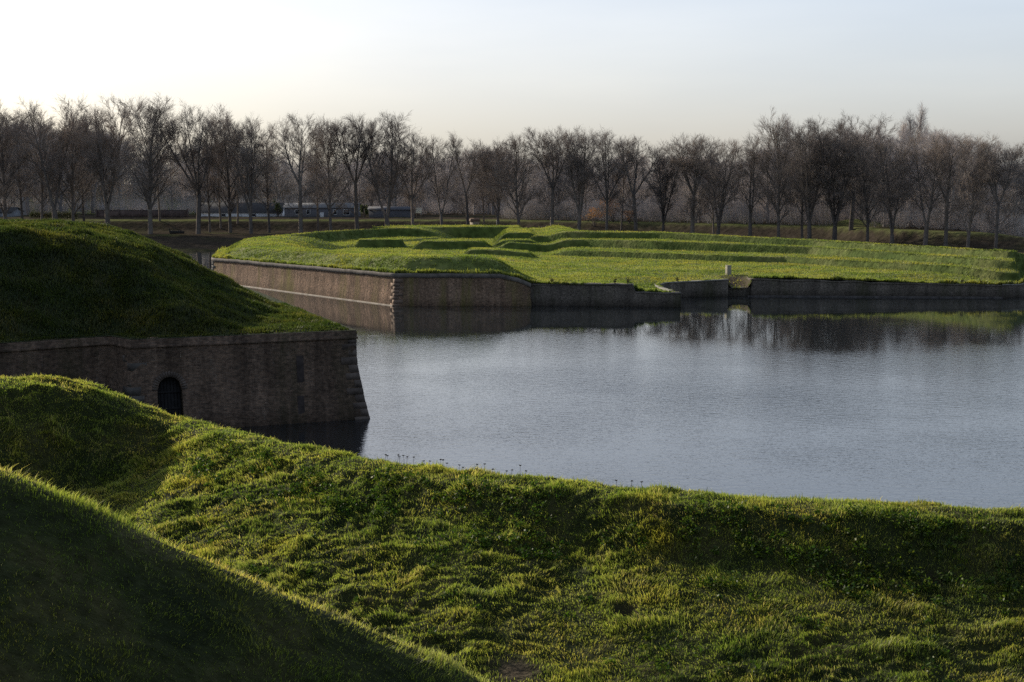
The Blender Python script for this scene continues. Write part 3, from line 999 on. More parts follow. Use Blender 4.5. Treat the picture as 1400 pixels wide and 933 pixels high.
# flat darker strips for slits, set just off the face near the corner
mb = MB()
for (uu, z0, z1, wd) in ((Lm - 3.15, 2.0, 3.35, 0.36), (Lm - 3.2, 0.25, 1.35, 0.34)):
    pa = [np.array(B3) + dirm * (uu + s * wd) + nout * (float(near_off(zz)) + 0.006) for zz in (z0, z1) for s in (0, 1)]
    mb.add([(pa[0][0], pa[0][1], z0), (pa[1][0], pa[1][1], z0), (pa[3][0], pa[3][1], z1), (pa[2][0], pa[2][1], z1)], [(0, 1, 2, 3)])
mb.build('weep_slot', M['dark_brick'], root)

# grassy mound on the bastion
MX = np.array([-60, -40, -26.2, -24.0, -22.2, -20.4, -18.5, -16.3, -14.0, -11.8, -10.2, -8.6, -7])
MZ = np.array([10.2, 10.3, 10.05, 9.75, 9.35, 8.65, 7.4, 6.25, 5.22, 4.84, 4.72, 4.56, 4.5])


def mound_z(x, y):
    df = seg_dist(x, y, [B0, B1, B2, B3, B4])
    db = seg_dist(x, y, [B4, B5, B6])
    zr = np.interp(x, MX, MZ) - 0.62 * ss(-8.5, -13, x)
    zr = zr + 0.10 * noise(x, y, 3.0, 13)
    front = ZW + 0.03 + 0.60 * np.clip(df - 0.9, 0, None)
    back = ZW + 0.03 + 0.55 * np.clip(db - 0.9, 0, None)
    z = smin(zr, front, 0.9)
    z = smin(z, np.maximum(back, zr - 3), 0.8)
    e = np.minimum(df, db)
    z = np.where(e < 0.6, ZW + 0.02, np.maximum(z, ZW + 0.02))
    b = (noise(x, y, 1.6, 14) * 0.10 + noise(x, y * 1.2, 0.7, 15) * 0.06) * ss(0.5, 2.0, e)
    return z + b


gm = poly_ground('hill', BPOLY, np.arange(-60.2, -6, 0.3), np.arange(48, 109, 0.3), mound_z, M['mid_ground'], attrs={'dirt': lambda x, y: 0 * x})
tag(gm, 'rounded green earth mound on top of the bastion', kind='structure')


def mid_grass():
    rng = np.random.default_rng(6)
    N = 330000
    x = rng.uniform(-33, -7.5, N); y = rng.uniform(62, 88, N)
    ok = inside(x, y, BPOLY)
    ok &= x > -0.40 * y
    x, y = x[ok], y[ok]
    e = seg_dist(x, y, BPOLY, True)
    k = (e > 0.25) & (rng.random(len(x)) < 0.55 + 0.5 * noise(x, y, 0.8, 16))
    x, y, e = x[k], y[k], e[k]
    z = mound_z(x, y) - 0.02
    P = np.stack([x, y, z], 1); n = len(P)
    length = 0.12 + 0.16 * rng.random(n) + 0.10 * ss(0, 0.6, noise(x, y, 1.6, 14))
    length *= np.where(e < 0.8, 0.6, 1.0)
    width = rng.uniform(0.03, 0.06, n)
    var = np.clip(0.45 + 0.3 * noise(x, y, 3.0, 18) + rng.normal(0, 0.2, n), 0, 1)
    lean = np.stack([noise(x, y, 1.2, 63), noise(x, y, 1.2, 64), 0 * x], 1) * 0.5
    return blades_mesh('grass', P, length, width, lean, var, 4, 0.5)


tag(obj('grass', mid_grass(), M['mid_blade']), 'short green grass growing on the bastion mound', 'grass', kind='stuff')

# ------------------------------------------------------------------- ravelin
V0 = (-36.5, 173.0); V1 = (-11.4, 138.9); V2 = (1.8, 139.0); V3 = (11.7, 137.9); V3b = (12.0, 137.8); V4 = (16.3, 137.3)
ARC = [(15.6, 140.0), (15.0, 143.0), (15.1, 146.0), (16.3, 148.4), (18.6, 149.6), (22.9, 150.4)]
V7 = (25.4, 150.5); V8 = (51.3, 148.6)
ARC2 = [(53.6, 149.7), (55.2, 152.0), (56.0, 155.0), (57.2, 158.2), (60.0, 160.8), (67, 163.0), (90, 168)]
BACK = [(92, 176), (62, 178), (44, 206), (30, 232), (0, 254), (-20, 252), (-33, 224), (-40, 196)]
RPOLY = [V0, V1, V2, V3, V3b, V4] + ARC + [V7, V8] + ARC2 + BACK
LEFT_EDGE = [(-20, 252), (-33, 224), (-40, 196), V0, V1]
HOLLOW = [(-32.5, 204), (-29.5, 219), (-22, 239), (1.5, 241), (1.5, 214), (-2, 209), (-14, 207.5), (-22, 204.5)]


def line_t(x, y, px, py):
    f = np.interp(x, px, py)
    g = (np.interp(x + 2, px, py) - np.interp(x - 2, px, py)) / 4
    return (y - f) / np.sqrt(1 + g * g)


AXY = ([5, 7, 27.9, 34.4, 52, 56, 90], [197.5, 196, 181, 178.3, 152.3, 150.5, 148])
BXY = ([-2, 10.5, 20.2, 38.8, 52.6, 58, 90], [206, 205.2, 197, 184.6, 155.2, 152, 150])
CXY = ([2, 5, 21, 39.5, 55, 60, 90], [213, 212.2, 204.5, 187.8, 158.2, 156, 154])


def rav_z(x, y):
    x = np.asarray(x, float); y = np.asarray(y, float)
    base = 1.98 + 0.62 * ss(6, -4, x) + 0.15 * ss(165, 145, y) * ss(14, 4, x)
    # dip beside the low pier, ramp in the gap, lower right end
    base = base - 0.50 * ss(11.4, 12.4, x) * ss(23, 17, x) * ss(151.5, 141, y)
    base = base - 0.38 * ss(14, 16.5, x) * ss(160, 151.5, y) * ss(26, 24.5, x)
    gap = ss(22.6, 23.3, x) * ss(25.7, 25.0, x) * ss(156.5, 150.6, y)
    base = base - 0.72 * gap
    base = base - 0.55 * ss(27, 50, x) * ss(158, 149, y)
    wob = 0.10 * noise(x, y, 5.0, 91)
    # terraces
    A = ss(-0.25, 0.25, line_t(x, y, *AXY) + wob) * ss(4.5, 8.5, x)
    hA = np.interp(x, [20, 38, 52], [0.76, 0.74, 0.85])
    Bs = ss(-0.4, 0.4, line_t(x, y, *BXY) + wob) * ss(-2.6, -0.2, x)
    hB = np.interp(x, [-2, 11, 21, 39, 52], [1.0, 1.1, 1.2, 0.95, 0.8])
    Cs = ss(-0.32, 0.32, line_t(x, y, *CXY) + wob) * ss(0.8, 4.0, x)
    hC = np.interp(x, [4, 21, 39, 55], [1.0, 0.9, 0.75, 0.75])
    z = base + hA * A + hB * Bs + hC * Cs
    z = z - 0.20 * np.clip(line_t(x, y, *CXY) - np.interp(x, [5, 30, 50], [4.0, 2.5, 1.4]), 0, 9) * ss(6, 16, x)
    # left parapet
    dl = seg_dist(x, y, LEFT_EDGE)
    wt = np.interp(y, [139, 173, 196], [3.2, 2.95, 2.95])
    pl = wt + np.interp(y, [139, 175, 200, 250], [1.15, 1.2, 1.45, 1.45]) * ss(0.2, 3.8, dl) - 4.2 * ss(7.0, 22.0, dl)
    z = np.maximum(z, pl)
    z = np.maximum(z, (4.45 + 0.1 * noise(x, y, 8, 5)) * ss(242.6, 243.6, y + wob) * ss(4, 1, x))
    # sunken hollow behind the parapet
    ins = inside(x, y, HOLLOW); dh = seg_dist(x, y, HOLLOW, True) * np.where(ins, 1, -1)
    hw = np.interp(x, [-30, -18, -10], [1.5, 1.1, 0.9])
    hk = np.clip(dh / hw + 0.5, 0, 1); hk = hk * hk * (3 - 2 * hk)
    z = z * (1 - hk) + np.minimum(z, 2.95) * hk
    # small traverses
    def box(x0, x1, y0, y1, s):
        return np.minimum(np.minimum(ss(x0 - s, x0 + s * .3, x), ss(x1 + s, x1 - s * .3, x)), np.minimum(ss(y0 - .35, y0 + .35, y + wob), ss(y1 + 2, y1, y)))
    z = z + 1.15 * box(-13, -4, 201.2, 206, 1.6) * (z < 4)
    z = np.maximum(z, -1 + 4.75 * ss(0.0, 1.0, box(-22.5, -16, 206.5, 210, 1.4)))
    z = np.maximum(z, np.where((x > -4) & (x < 6) & (y > 206), 2.6 + 1.0 * box(-1.5, 3.0, 208, 236, 2.2) + 0.9 * box(-1.0, 4.0, 214, 240, 2.2), 0))
    z = z + 0.62 * ss(186.8, 187.2, y + wob) * ss(203, 190, y) * ss(-6.5, -5.5, x) * ss(3.2, 2, x)
    # parapet over the front wall
    df = np.clip(y - 138.9, 0, None)
    zt = np.interp(x, [-12, -1.2, 0.6, 1.8], [3.2, 3.15, 2.75, 2.25])
    dle = seg_dist(x, y, [V0, V1])
    win = ss(1.6, -3.2, x) * 0.98 + 0.02
    pf = zt + 1.42 * win * ss(0.0, 3.4, np.minimum(df, dle)) - 5.0 * ss(6.0, 26, df)
    z = np.where(x < 3.0, np.maximum(z * ss(0.5, 3, df) + zt * (1 - ss(0.5, 3, df)), pf), z)
    z = np.where((x > 2.2) & (x < 24) & (y < 156), np.minimum(z, np.interp(x, [2, 11.6, 12.3, 24], [2.28, 2.28, 1.52, 1.8]) + 0.5 * np.clip(seg_dist(x, y, [V2, V3, V3b, V4] + ARC) - 0.6, 0, None)), z)
    z = np.where(x > 40, np.minimum(z, 1.5 + 3.0 * np.clip(seg_dist(x, y, [V8] + ARC2) - 0.5, 0, None)), z)
    e = seg_dist(x, y, RPOLY, True)
    b = (noise(x, y, 2.4, 92) * 0.035 + noise(x, y, 1.0, 93) * 0.035) * ss(0.3, 2, e)
    return z + b


def rav_dirt(x, y):
    return np.clip(ss(22.0, 23.3, x) * ss(26.5, 25.0, x) * ss(158.5, 154.5, y) * 1.0 + 0.7 * np.exp(-((x - 19.5) / 3) ** 2 - ((y - 152) / 1.2) ** 2), 0, 1)


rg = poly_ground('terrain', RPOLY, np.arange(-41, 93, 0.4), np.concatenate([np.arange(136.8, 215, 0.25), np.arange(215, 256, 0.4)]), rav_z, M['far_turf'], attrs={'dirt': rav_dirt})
tag(rg, 'green terraced earthwork of the ravelin across the moat', kind='structure')


def rav_grass():
    rng = np.random.default_rng(8)
    N = 620000
    y = 137 + 116 * rng.random(N) ** 1.35
    x = rng.uniform(-41, 75, N)
    me_ = 16000
    E = np.array([V0, V1, V2, V3, V3b, V4] + ARC + [V7, V8] + ARC2[:5]); sg = np.hypot(*np.diff(E, axis=0).T)
    kk = rng.choice(len(sg), me_, p=sg / sg.sum()); uu = rng.random(me_)[:, None]
    pe = E[kk] * (1 - uu) + E[kk + 1] * uu
    x[:me_] = pe[:, 0] + rng.normal(0, .15, me_); y[:me_] = pe[:, 1] + np.abs(rng.normal(0, .25, me_)) + 0.02
    ok = (np.abs(x) < 0.40 * y)
    x, y = x[ok], y[ok]
    ok = inside(x, y, RPOLY)
    x, y = x[ok], y[ok]
    k = rng.random(len(x)) < (0.6 + 0.5 * noise(x, y, 1.5, 94)) * (1 - 0.8 * rav_dirt(x, y))
    x, y = x[k], y[k]
    gy = (rav_z(x, y + .2) - rav_z(x, y - .2)) / .4
    gx = (rav_z(x + .2, y) - rav_z(x - .2, y)) / .4
    k = rng.random(len(x)) > 0.95 * ss(0.3, 0.7, gy) * ss(-0.8, -0.2, gx)
    x, y, gx, gy = x[k], y[k], gx[k], gy[k]
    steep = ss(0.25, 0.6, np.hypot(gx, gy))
    z = rav_z(x, y) - 0.03
    P = np.stack([x, y, z], 1); n = len(P)
    length = 0.09 + 0.13 * rng.random(n) + 0.10 * ss(0.1, 0.7, noise(x, y, 1.7, 95))
    width = rng.uniform(0.05, 0.11, n)
    edge = np.exp(-(seg_dist(x, y, RPOLY, True) / 0.35) ** 2) * (noise(x, y, 0.9, 33) > -0.2)
    length = length * (1 + 1.3 * edge)
    var = np.clip(0.5 + 0.35 * noise(x, y, 6.0, 96) + 0.3 * noise(x, y * 2, 1.8, 97) + rng.normal(0, 0.11, n) - 0.5 * steep, 0, 1)  # blades on steep faces darkened to paint in their grazing shade
    length = length * (1 + 0.5 * steep * (noise(x, y, 1.1, 88) > 0))
    lean = np.stack([noise(x, y, 2, 65), noise(x, y, 2, 66), 0 * x], 1) * 0.5
    return blades_mesh('grass', P, length, width, lean, var, 9, 0.5)


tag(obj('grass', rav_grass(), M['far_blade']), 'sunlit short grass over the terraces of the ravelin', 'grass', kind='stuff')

# ravelin walls
wl, fr = make_wall('brick_wall', 'tall weathered brick ravelin wall, its left face sunlit and its right face shaded', [(-40, 196), V0, V1, (-1.2, 139.0), (0.6, 139.0), V2, (1.8, 141)], [2.95, 2.95, 3.2, 3.15, 2.75, 2.25, 2.25],
                   M['far_brick'], M['far_coping'], batter=0.14, straight=0.9, cop_h=0.42, cop_out=0.08, step=1.0, seed=1)
Q_, Z_ = resample([(-40, 196), V0, V1], [2.95, 2.95, 3.2], 1.0)
P_, N_, U_ = edge_frames(Q_)
rows = [(0.2, -0.9), (0.42, -0.9), (0.40, 0.07), (0.1, 0.11)]
v_, f_, uv_ = sweep(P_, N_, U_, rows)
obj('ledge', mesh_np('ledge', v_, [f_], uv=uv_), M['ledge'], wl)
# the last metres of the front step down to the lower wall
zb_ = 2.2 + 0.9 * 0.14


def bat(z): return 0.14 * max(0.0, 3.2 - 0.42 - 0.9 - z)


quoins(wl, V1, unit(V1, V0), unit(V1, V2), 2.76, -0.4, bat, M['far_quoin'], 8, 0.012)
quoins(wl, V0, unit(V0, (-40, 196)), unit(V0, V1), 2.5, -0.4, lambda z: 0.14 * max(0.0, 2.95 - 1.32 - z), M['pale_stone'], 9)
make_wall('brick_wall', 'low dark brick wall with a cracked stepped end, between the tall wall and the pier', [(1.8, 139.22), V3, V3b, V4, (15.9, 138.8)], [2.25, 2.25, 1.5, 1.48, 1.48],
          M['inner_brick'], M['far_coping'], batter=0.06, straight=0.5, cop_h=0.16, cop_out=0.05, step=0.8, seed=2, chip=0.10)
make_wall('brick_wall', 'curved inlet wall with a pale rim leading back from the pier', [(15.85, 138.9)] + ARC, [1.5, 1.55, 1.62, 1.66, 1.68, 1.72, 1.85],
          M['inner_brick'], M['pale_stone'], batter=0.05, straight=0.5, cop_h=0.14, cop_out=0.06, step=0.8, seed=3, chip=0.03)
make_wall('brick_wall', 'low sill wall closing the gap beside the stone post', [(23.0, 150.75), (25.3, 150.8)], [0.95, 0.95],
          M['inner_brick'], M['far_coping'], batter=0.05, straight=0.4, cop_h=0.15, cop_out=0.04, step=0.8, seed=4)
make_wall('brick_wall', 'long low grey retaining wall along the right shore of the ravelin', [(25.4, 153.5), V7, V8], [1.9, 1.9, 1.42],
          M['inner_brick'], M['inner_brick'], batter=0.06, straight=0.4, cop_h=0.2, cop_out=0.03, step=1.0, ledge=(0.35, 0.10, M['coping']), seed=5, chip=0.12)
make_wall('brick_wall', 'curved wall with a pale rim at the right edge of the ravelin', [V8] + ARC2, [1.42, 1.42, 1.45, 1.5, 1.55, 1.6, 1.7, 1.7],
          M['inner_brick'], M['pale_stone'], batter=0.05, straight=0.4, cop_h=0.14, cop_out=0.05, step=0.8, seed=6, chip=0.03)
make_wall('brick_wall', 'rear brick wall of the ravelin facing the tree bank', [(90, 168)] + BACK, [1.7, 2, 2.5, 3, 3, 3, 3, 2.95, 2.95],
          M['inner_brick'], M['far_coping'], batter=0.05, straight=0.4, cop_h=0.14, cop_out=0.05, step=3, seed=7)


# stone post on the lawn
px_, py_ = at(996, 374.5, 1.95)[:2]
pz = float(rav_z(np.array([px_]), np.array([py_]))[0])
t = empty('stone_post', (px_, py_, pz), 'pale square stone post standing on the grass above the wall gap', 'post', rz=0.35)
mb = MB(); mb.box(-0.25, 0.25, -0.25, 0.25, -0.1, 0.98); mb.build('post_shaft', M['post_stone'], t, bevel=0.03)
mb = MB(); mb.box(-0.28, 0.28, -0.28, 0.28, 0.983, 1.06); mb.build('post_cap', M['post_stone'], t, bevel=0.02)

# weeds rooted in the wall tops
WEEDS = [(755, 386, 2.27, 'small dark weed tuft on the low wall, left of the other weeds', 0.55), (841, 387, 2.27, 'bushy dark weed on the low wall near its stepped end', 0.6),
         (859, 388, 2.2, 'tall bent weed growing from the stepped end of the low wall', 0.85), (934, 385, 1.72, 'small weed standing on the curved inlet wall', 0.55),
         (1328, 391, 1.45, 'dry weed on the long retaining wall near its right end', 0.7), (1356, 392, 1.42, 'upright weed at the far right end of the long retaining wall', 0.6)]
for k, (px, py, z, lab, h) in enumerate(WEEDS):
    x0, y0, _ = at(px, py, z)
    rng = np.random.default_rng(100 + k)
    e, qx, qy = nearest_on(np.array([x0]), np.array([y0]), RPOLY)
    x0, y0 = float(qx[0]), float(qy[0]) + 0.15
    t = empty('weed', (x0, y0, z - 0.05), lab, 'weed', 'weeds growing on the ravelin wall tops')
    mb = MB()
    for q in range(5):
        a = rng.uniform(-0.35, 0.35, 2)
        mb.tube((0, 0, 0), (a[0] * .5 * h, a[1] * .5 * h, h * .6), 0.02, 0.014, 4); mb.tube((a[0] * .5 * h, a[1] * .5 * h, h * .6), (a[0] * h, a[1] * h, h * rng.uniform(.8, 1)), 0.014, 0.006, 4)
    mb.build('stem', M['dry_stem'], t)
    v, f, var, tip = leaf_cloud([(0, 0, h * 0.45)], [(0.22, 0.2, h * 0.45)], 60, 0.06, rng)
    obj('leaves', mesh_np('leaves', v, [f], attrs={'var': var * 0.4, 'tip': tip}), M['hedge_leaf'], t)

# ------------------------------------------------------------------ far bank
TLX = [-400, 0, 20, 59, 75.4, 95, 130, 300]
TLY = [300, 300, 288, 255, 222, 205, 190, 175]
EX = [-600, -60, -30, 0, 40, 70, 110, 160, 300]
EY = [245, 246, 262, 272, 240, 204, 186, 178, 165]


def far_z(x, y):
    e = np.interp(x, EX, EY); tl = np.interp(x, TLX, TLY)
    s = np.clip((y - e) / np.maximum(tl - e, 5), -1, 3)
    z = -1.2 + 1.4 * ss(-0.12, 0.05, s) + 1.25 * ss(0.0, 0.75, s) ** 0.8
    t = y - tl
    k = ss(9, 17, t)
    dike = 1.75 * ss(93, 78, x) + 0.5
    z = z + dike * k
    # rising sunlit field on the left behind the houses
    z = z + 2.6 * ss(75, 150, t) * ss(-40, -75, x)
    # small lit knoll on the right
    z = z + 1.3 * np.exp(-((x - 67) / 5.0) ** 2 - ((y - 277) / 6.0) ** 2)
    return z + 0.10 * noise(x, y, 4.0, 99) * ss(-0.1, 0.2, s) + 0.05 * noise(x, y, 1.5, 98)


def far_grassy(x, y):
    t = y - np.interp(x, TLX, TLY)
    g = ss(14.5, 17, t) * ss(26, 19, t) * 0.8
    g = np.maximum(g, ss(70, 90, t) * ss(-30, -60, x) * ss(150, 135, t))
    g = np.maximum(g, np.exp(-((x - 67) / 5.5) ** 2 - ((y - 276) / 7.0) ** 2))
    g = np.maximum(g, 0.5 * ss(0.1, 0.5, noise(x, y, 9, 97)) * ss(-25, -5, t) * ss(8, 0, t))
    return np.clip(g, 0, 1)


xs = np.concatenate([np.linspace(-4000, -160, 24)[:-1], np.arange(-160, 140, 1.25), np.linspace(140, 4000, 24)[1:]])
ys = np.concatenate([np.arange(160, 340, 1.0), np.arange(340, 440, 5.0), np.linspace(440, 6000, 24)])
fg = grid_mesh('far_bank', xs, ys, far_z, M['far_ground'], attrs={'grassy': far_grassy})
tag(fg, 'brown far bank and dike under the bare trees', kind='structure')


def fz(x, y): return float(far_z(np.array([x], float), np.array([y], float))[0])


# --------------------------------------------------------------------- trees
def gen_tree(kind, H, seed):
    R = random.Random(seed)
    limbs = []; twigs = []

    def rotdir(d, ang, az):
        d = Vector(d).normalized()
        ref = Vector((0, 0, 1)) if abs(d.z) < 0.95 else Vector((1, 0, 0))
        a = d.cross(ref).normalized(); b = d.cross(a)
        return (d * math.cos(ang) + (a * math.cos(az) + b * math.sin(az)) * math.sin(ang)).normalized()

    def path(p, d, L, r, n, wander, up, taper=0.35, store=limbs):
        pts = [(Vector(p), r)]
        d = Vector(d).normalized(); p = Vector(p)
        for k in range(n):
            d = (d + Vector((R.gauss(0, wander), R.gauss(0, wander), R.gauss(0, wander * 0.6) + up))).normalized()
            q = p + d * (L / n); r2 = r * (1 - (1 - taper) * (k + 1) / n)
            r1 = r * (1 - (1 - taper) * k / n)
            store.append((p.copy(), q.copy(), r1, r2))
            p = q; pts.append((p.copy(), r2))
        return pts

    def along(pts, f):
        k = min(int(f * (len(pts) - 1)), len(pts) - 2); u = f * (len(pts) - 1) - k
        a, ra = pts[k]; b, rb = pts[k + 1]
        return a.lerp(b, u), (b - a).normalized(), ra + (rb - ra) * u

    def twig_spray(p, d, L, lev):
        pts = path(p, d, L, 0.0145 if lev == 0 else 0.0095, 3 if lev == 0 else 2, 0.06, 0.05, 0.5, twigs)
        if lev < 1:
            for k in range(R.randint(3, 5)):
                q, dd, _ = along(pts, R.uniform(0.15, 0.9))
                twig_spray(q, rotdir(dd, R.uniform(0.3, 0.7), R.uniform(0, 6.28)), L * R.uniform(0.4, 0.75), lev + 1)

    def branch(p, d, L, r, lev, up=0.04):
        pts = path(p, d, L, r, 5 if lev == 0 else 4, 0.05, up, 0.25)
        if lev >= 2 or L < 1.3:
            for k in range(R.randint(3, 5)):
                q, dd, _ = along(pts, R.uniform(0.2, 1.0))
                twig_spray(q, rotdir(dd, R.uniform(0.2, 0.65), R.uniform(0, 6.28)), R.uniform(0.8, 1.7), 0)
            return
        n = int(2.5 + L * 0.75)
        for k in range(n):
            f = 0.2 + 0.8 * (k + R.random()) / n
            q, dd, rr = along(pts, min(f, 0.99))
            branch(q, rotdir(dd, R.uniform(0.4, 0.75), R.uniform(0, 6.28)), L * R.uniform(0.32, 0.5) * (1.15 - 0.35 * f), max(0.026, rr * 0.6), lev + 1, 0.04)

    def leader(p, d, L, r, f0, n, spread, blen, up=0.02, wander=0.02):
        pts = path(p, d, L, r, 12, wander, up, 0.16)
        az = R.uniform(0, 6.28)
        for k in range(n):
            f = f0 + (0.985 - f0) * (k + R.random()) / n
            q, dd, rr = along(pts, f)
            az += 2.4 + R.gauss(0, 0.4)
            u = (f - f0) / (1 - f0)
            prof = blen * (0.35 + 0.65 * math.sin(math.pi * min(1.0, 0.22 + 0.72 * u))) * R.uniform(0.75, 1.2)
            branch(q, rotdir(dd, spread * R.uniform(0.75, 1.25) * (1.15 - 0.45 * u), az), prof, max(0.05, rr * R.uniform(0.42, 0.6)), 0 if prof > 2.2 else 1)

    r0 = 0.018 * H
    if kind == 'lime':
        leader((0, 0, 0), (R.gauss(0, .02), R.gauss(0, .02), 1), H * 0.93, r0, 0.15, 26, 0.58, H * 0.33)
    elif kind == 'fork':
        h0 = R.uniform(0.10, 0.30) * H
        pts = path((0, 0, -0.3), (0, 0, 1), h0 + .3, r0 * 1.15, 4, 0.02, 0.02, 0.85)
        n = R.choice([2, 3, 3, 4]); a0 = R.uniform(0, 6.28)
        for k in range(n):
            a = a0 + k * 6.28 / n + R.gauss(0, 0.25); tl = R.uniform(0.12, 0.28)
            leader(pts[-1][0] - Vector((0, 0, .2)), (math.sin(tl) * math.cos(a), math.sin(tl) * math.sin(a), math.cos(tl)), (H - h0) * R.uniform(0.85, 1.0), r0 * R.uniform(0.55, 0.75), 0.12, 13, 0.52, H * 0.23, 0.03, 0.022)
    elif kind == 'vase':
        h0 = R.uniform(0.34, 0.46) * H
        pts = path((0, 0, -0.3), (R.gauss(0, .02), 0, 1), h0 + .3, r0, 6, 0.015, 0.02, 0.8)
        n = R.choice([3, 4, 5]); a0 = R.uniform(0, 6.28)
        for k in range(n):
            a = a0 + k * 6.28 / n + R.gauss(0, 0.3); tl = R.uniform(0.2, 0.55)
            leader(pts[-1][0] - Vector((0, 0, .2)), (math.sin(tl) * math.cos(a), math.sin(tl) * math.sin(a), math.cos(tl)), (H - h0) * R.uniform(0.85, 1.05), r0 * R.uniform(0.4, 0.6), 0.2, 10, 0.58, H * 0.19, 0.03, 0.025)
        for k in range(8):
            q, dd, rr = along(pts, R.uniform(0.35, 0.95))
            branch(q, rotdir(dd, R.uniform(0.7, 1.1), R.uniform(0, 6.28)), H * R.uniform(.12, .2), 0.07, 0)
    elif kind == 'poplar':
        leader((0, 0, 0), (0, 0, 1), H, r0 * .9, 0.10, 52, 0.27, H * 0.16, 0.03, 0.012)
    elif kind == 'slender':
        leader((0, 0, 0), (R.gauss(0, .03), R.gauss(0, .03), 1), H * 0.96, r0 * 0.62, 0.2, 22, 0.62, H * 0.2)
    return limbs, twigs


def tree_mesh(segs, n, name, fat=1.0):
    p0 = np.array([s[0][:] for s in segs]); p1 = np.array([s[1][:] for s in segs])
    r0 = np.array([s[2] for s in segs]) * fat; r1 = np.array([s[3] for s in segs]) * fat
    v, f = tubes(p0, p1, r0, r1, n)
    return mesh_np(name, v, [f])


PROTO = {}
HREF = 24.0
PH = {}
for kind, seeds in (('lime', (1, 2, 3)), ('fork', (11, 12, 13, 14)), ('vase', (21, 22, 23)), ('poplar', (31,)), ('slender', (41, 42))):
    for s in seeds:
        li, tw = gen_tree(kind, HREF, s)
        PROTO[(kind, s)] = (tree_mesh(li, 5, 'trunk'), tree_mesh(tw, 3, 'crown'))
        PH[(kind, s)] = float(np.percentile([q[1][2] for q in tw], 99.6))
BACKMESH = {}
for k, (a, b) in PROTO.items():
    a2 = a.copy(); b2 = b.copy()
    a2.materials.clear(); a2.materials.append(M['bark_hazed']); b2.materials.clear(); b2.materials.append(M['twig_hazed'])
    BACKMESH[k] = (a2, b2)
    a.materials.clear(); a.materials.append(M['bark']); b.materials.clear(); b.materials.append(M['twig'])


def place_tree(key, x, y, H, rz, label, group, back=False, name='bare_tree', sx=1.0):
    z = fz(x, y) - 0.05
    t = empty(name, (x, y, z), label, 'tree', group, rz)
    s = H / PH[key]
    t.scale = (s * sx * 1.16, s * sx * 1.16, s)
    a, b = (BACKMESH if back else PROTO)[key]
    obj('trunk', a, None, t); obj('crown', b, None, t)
    return t


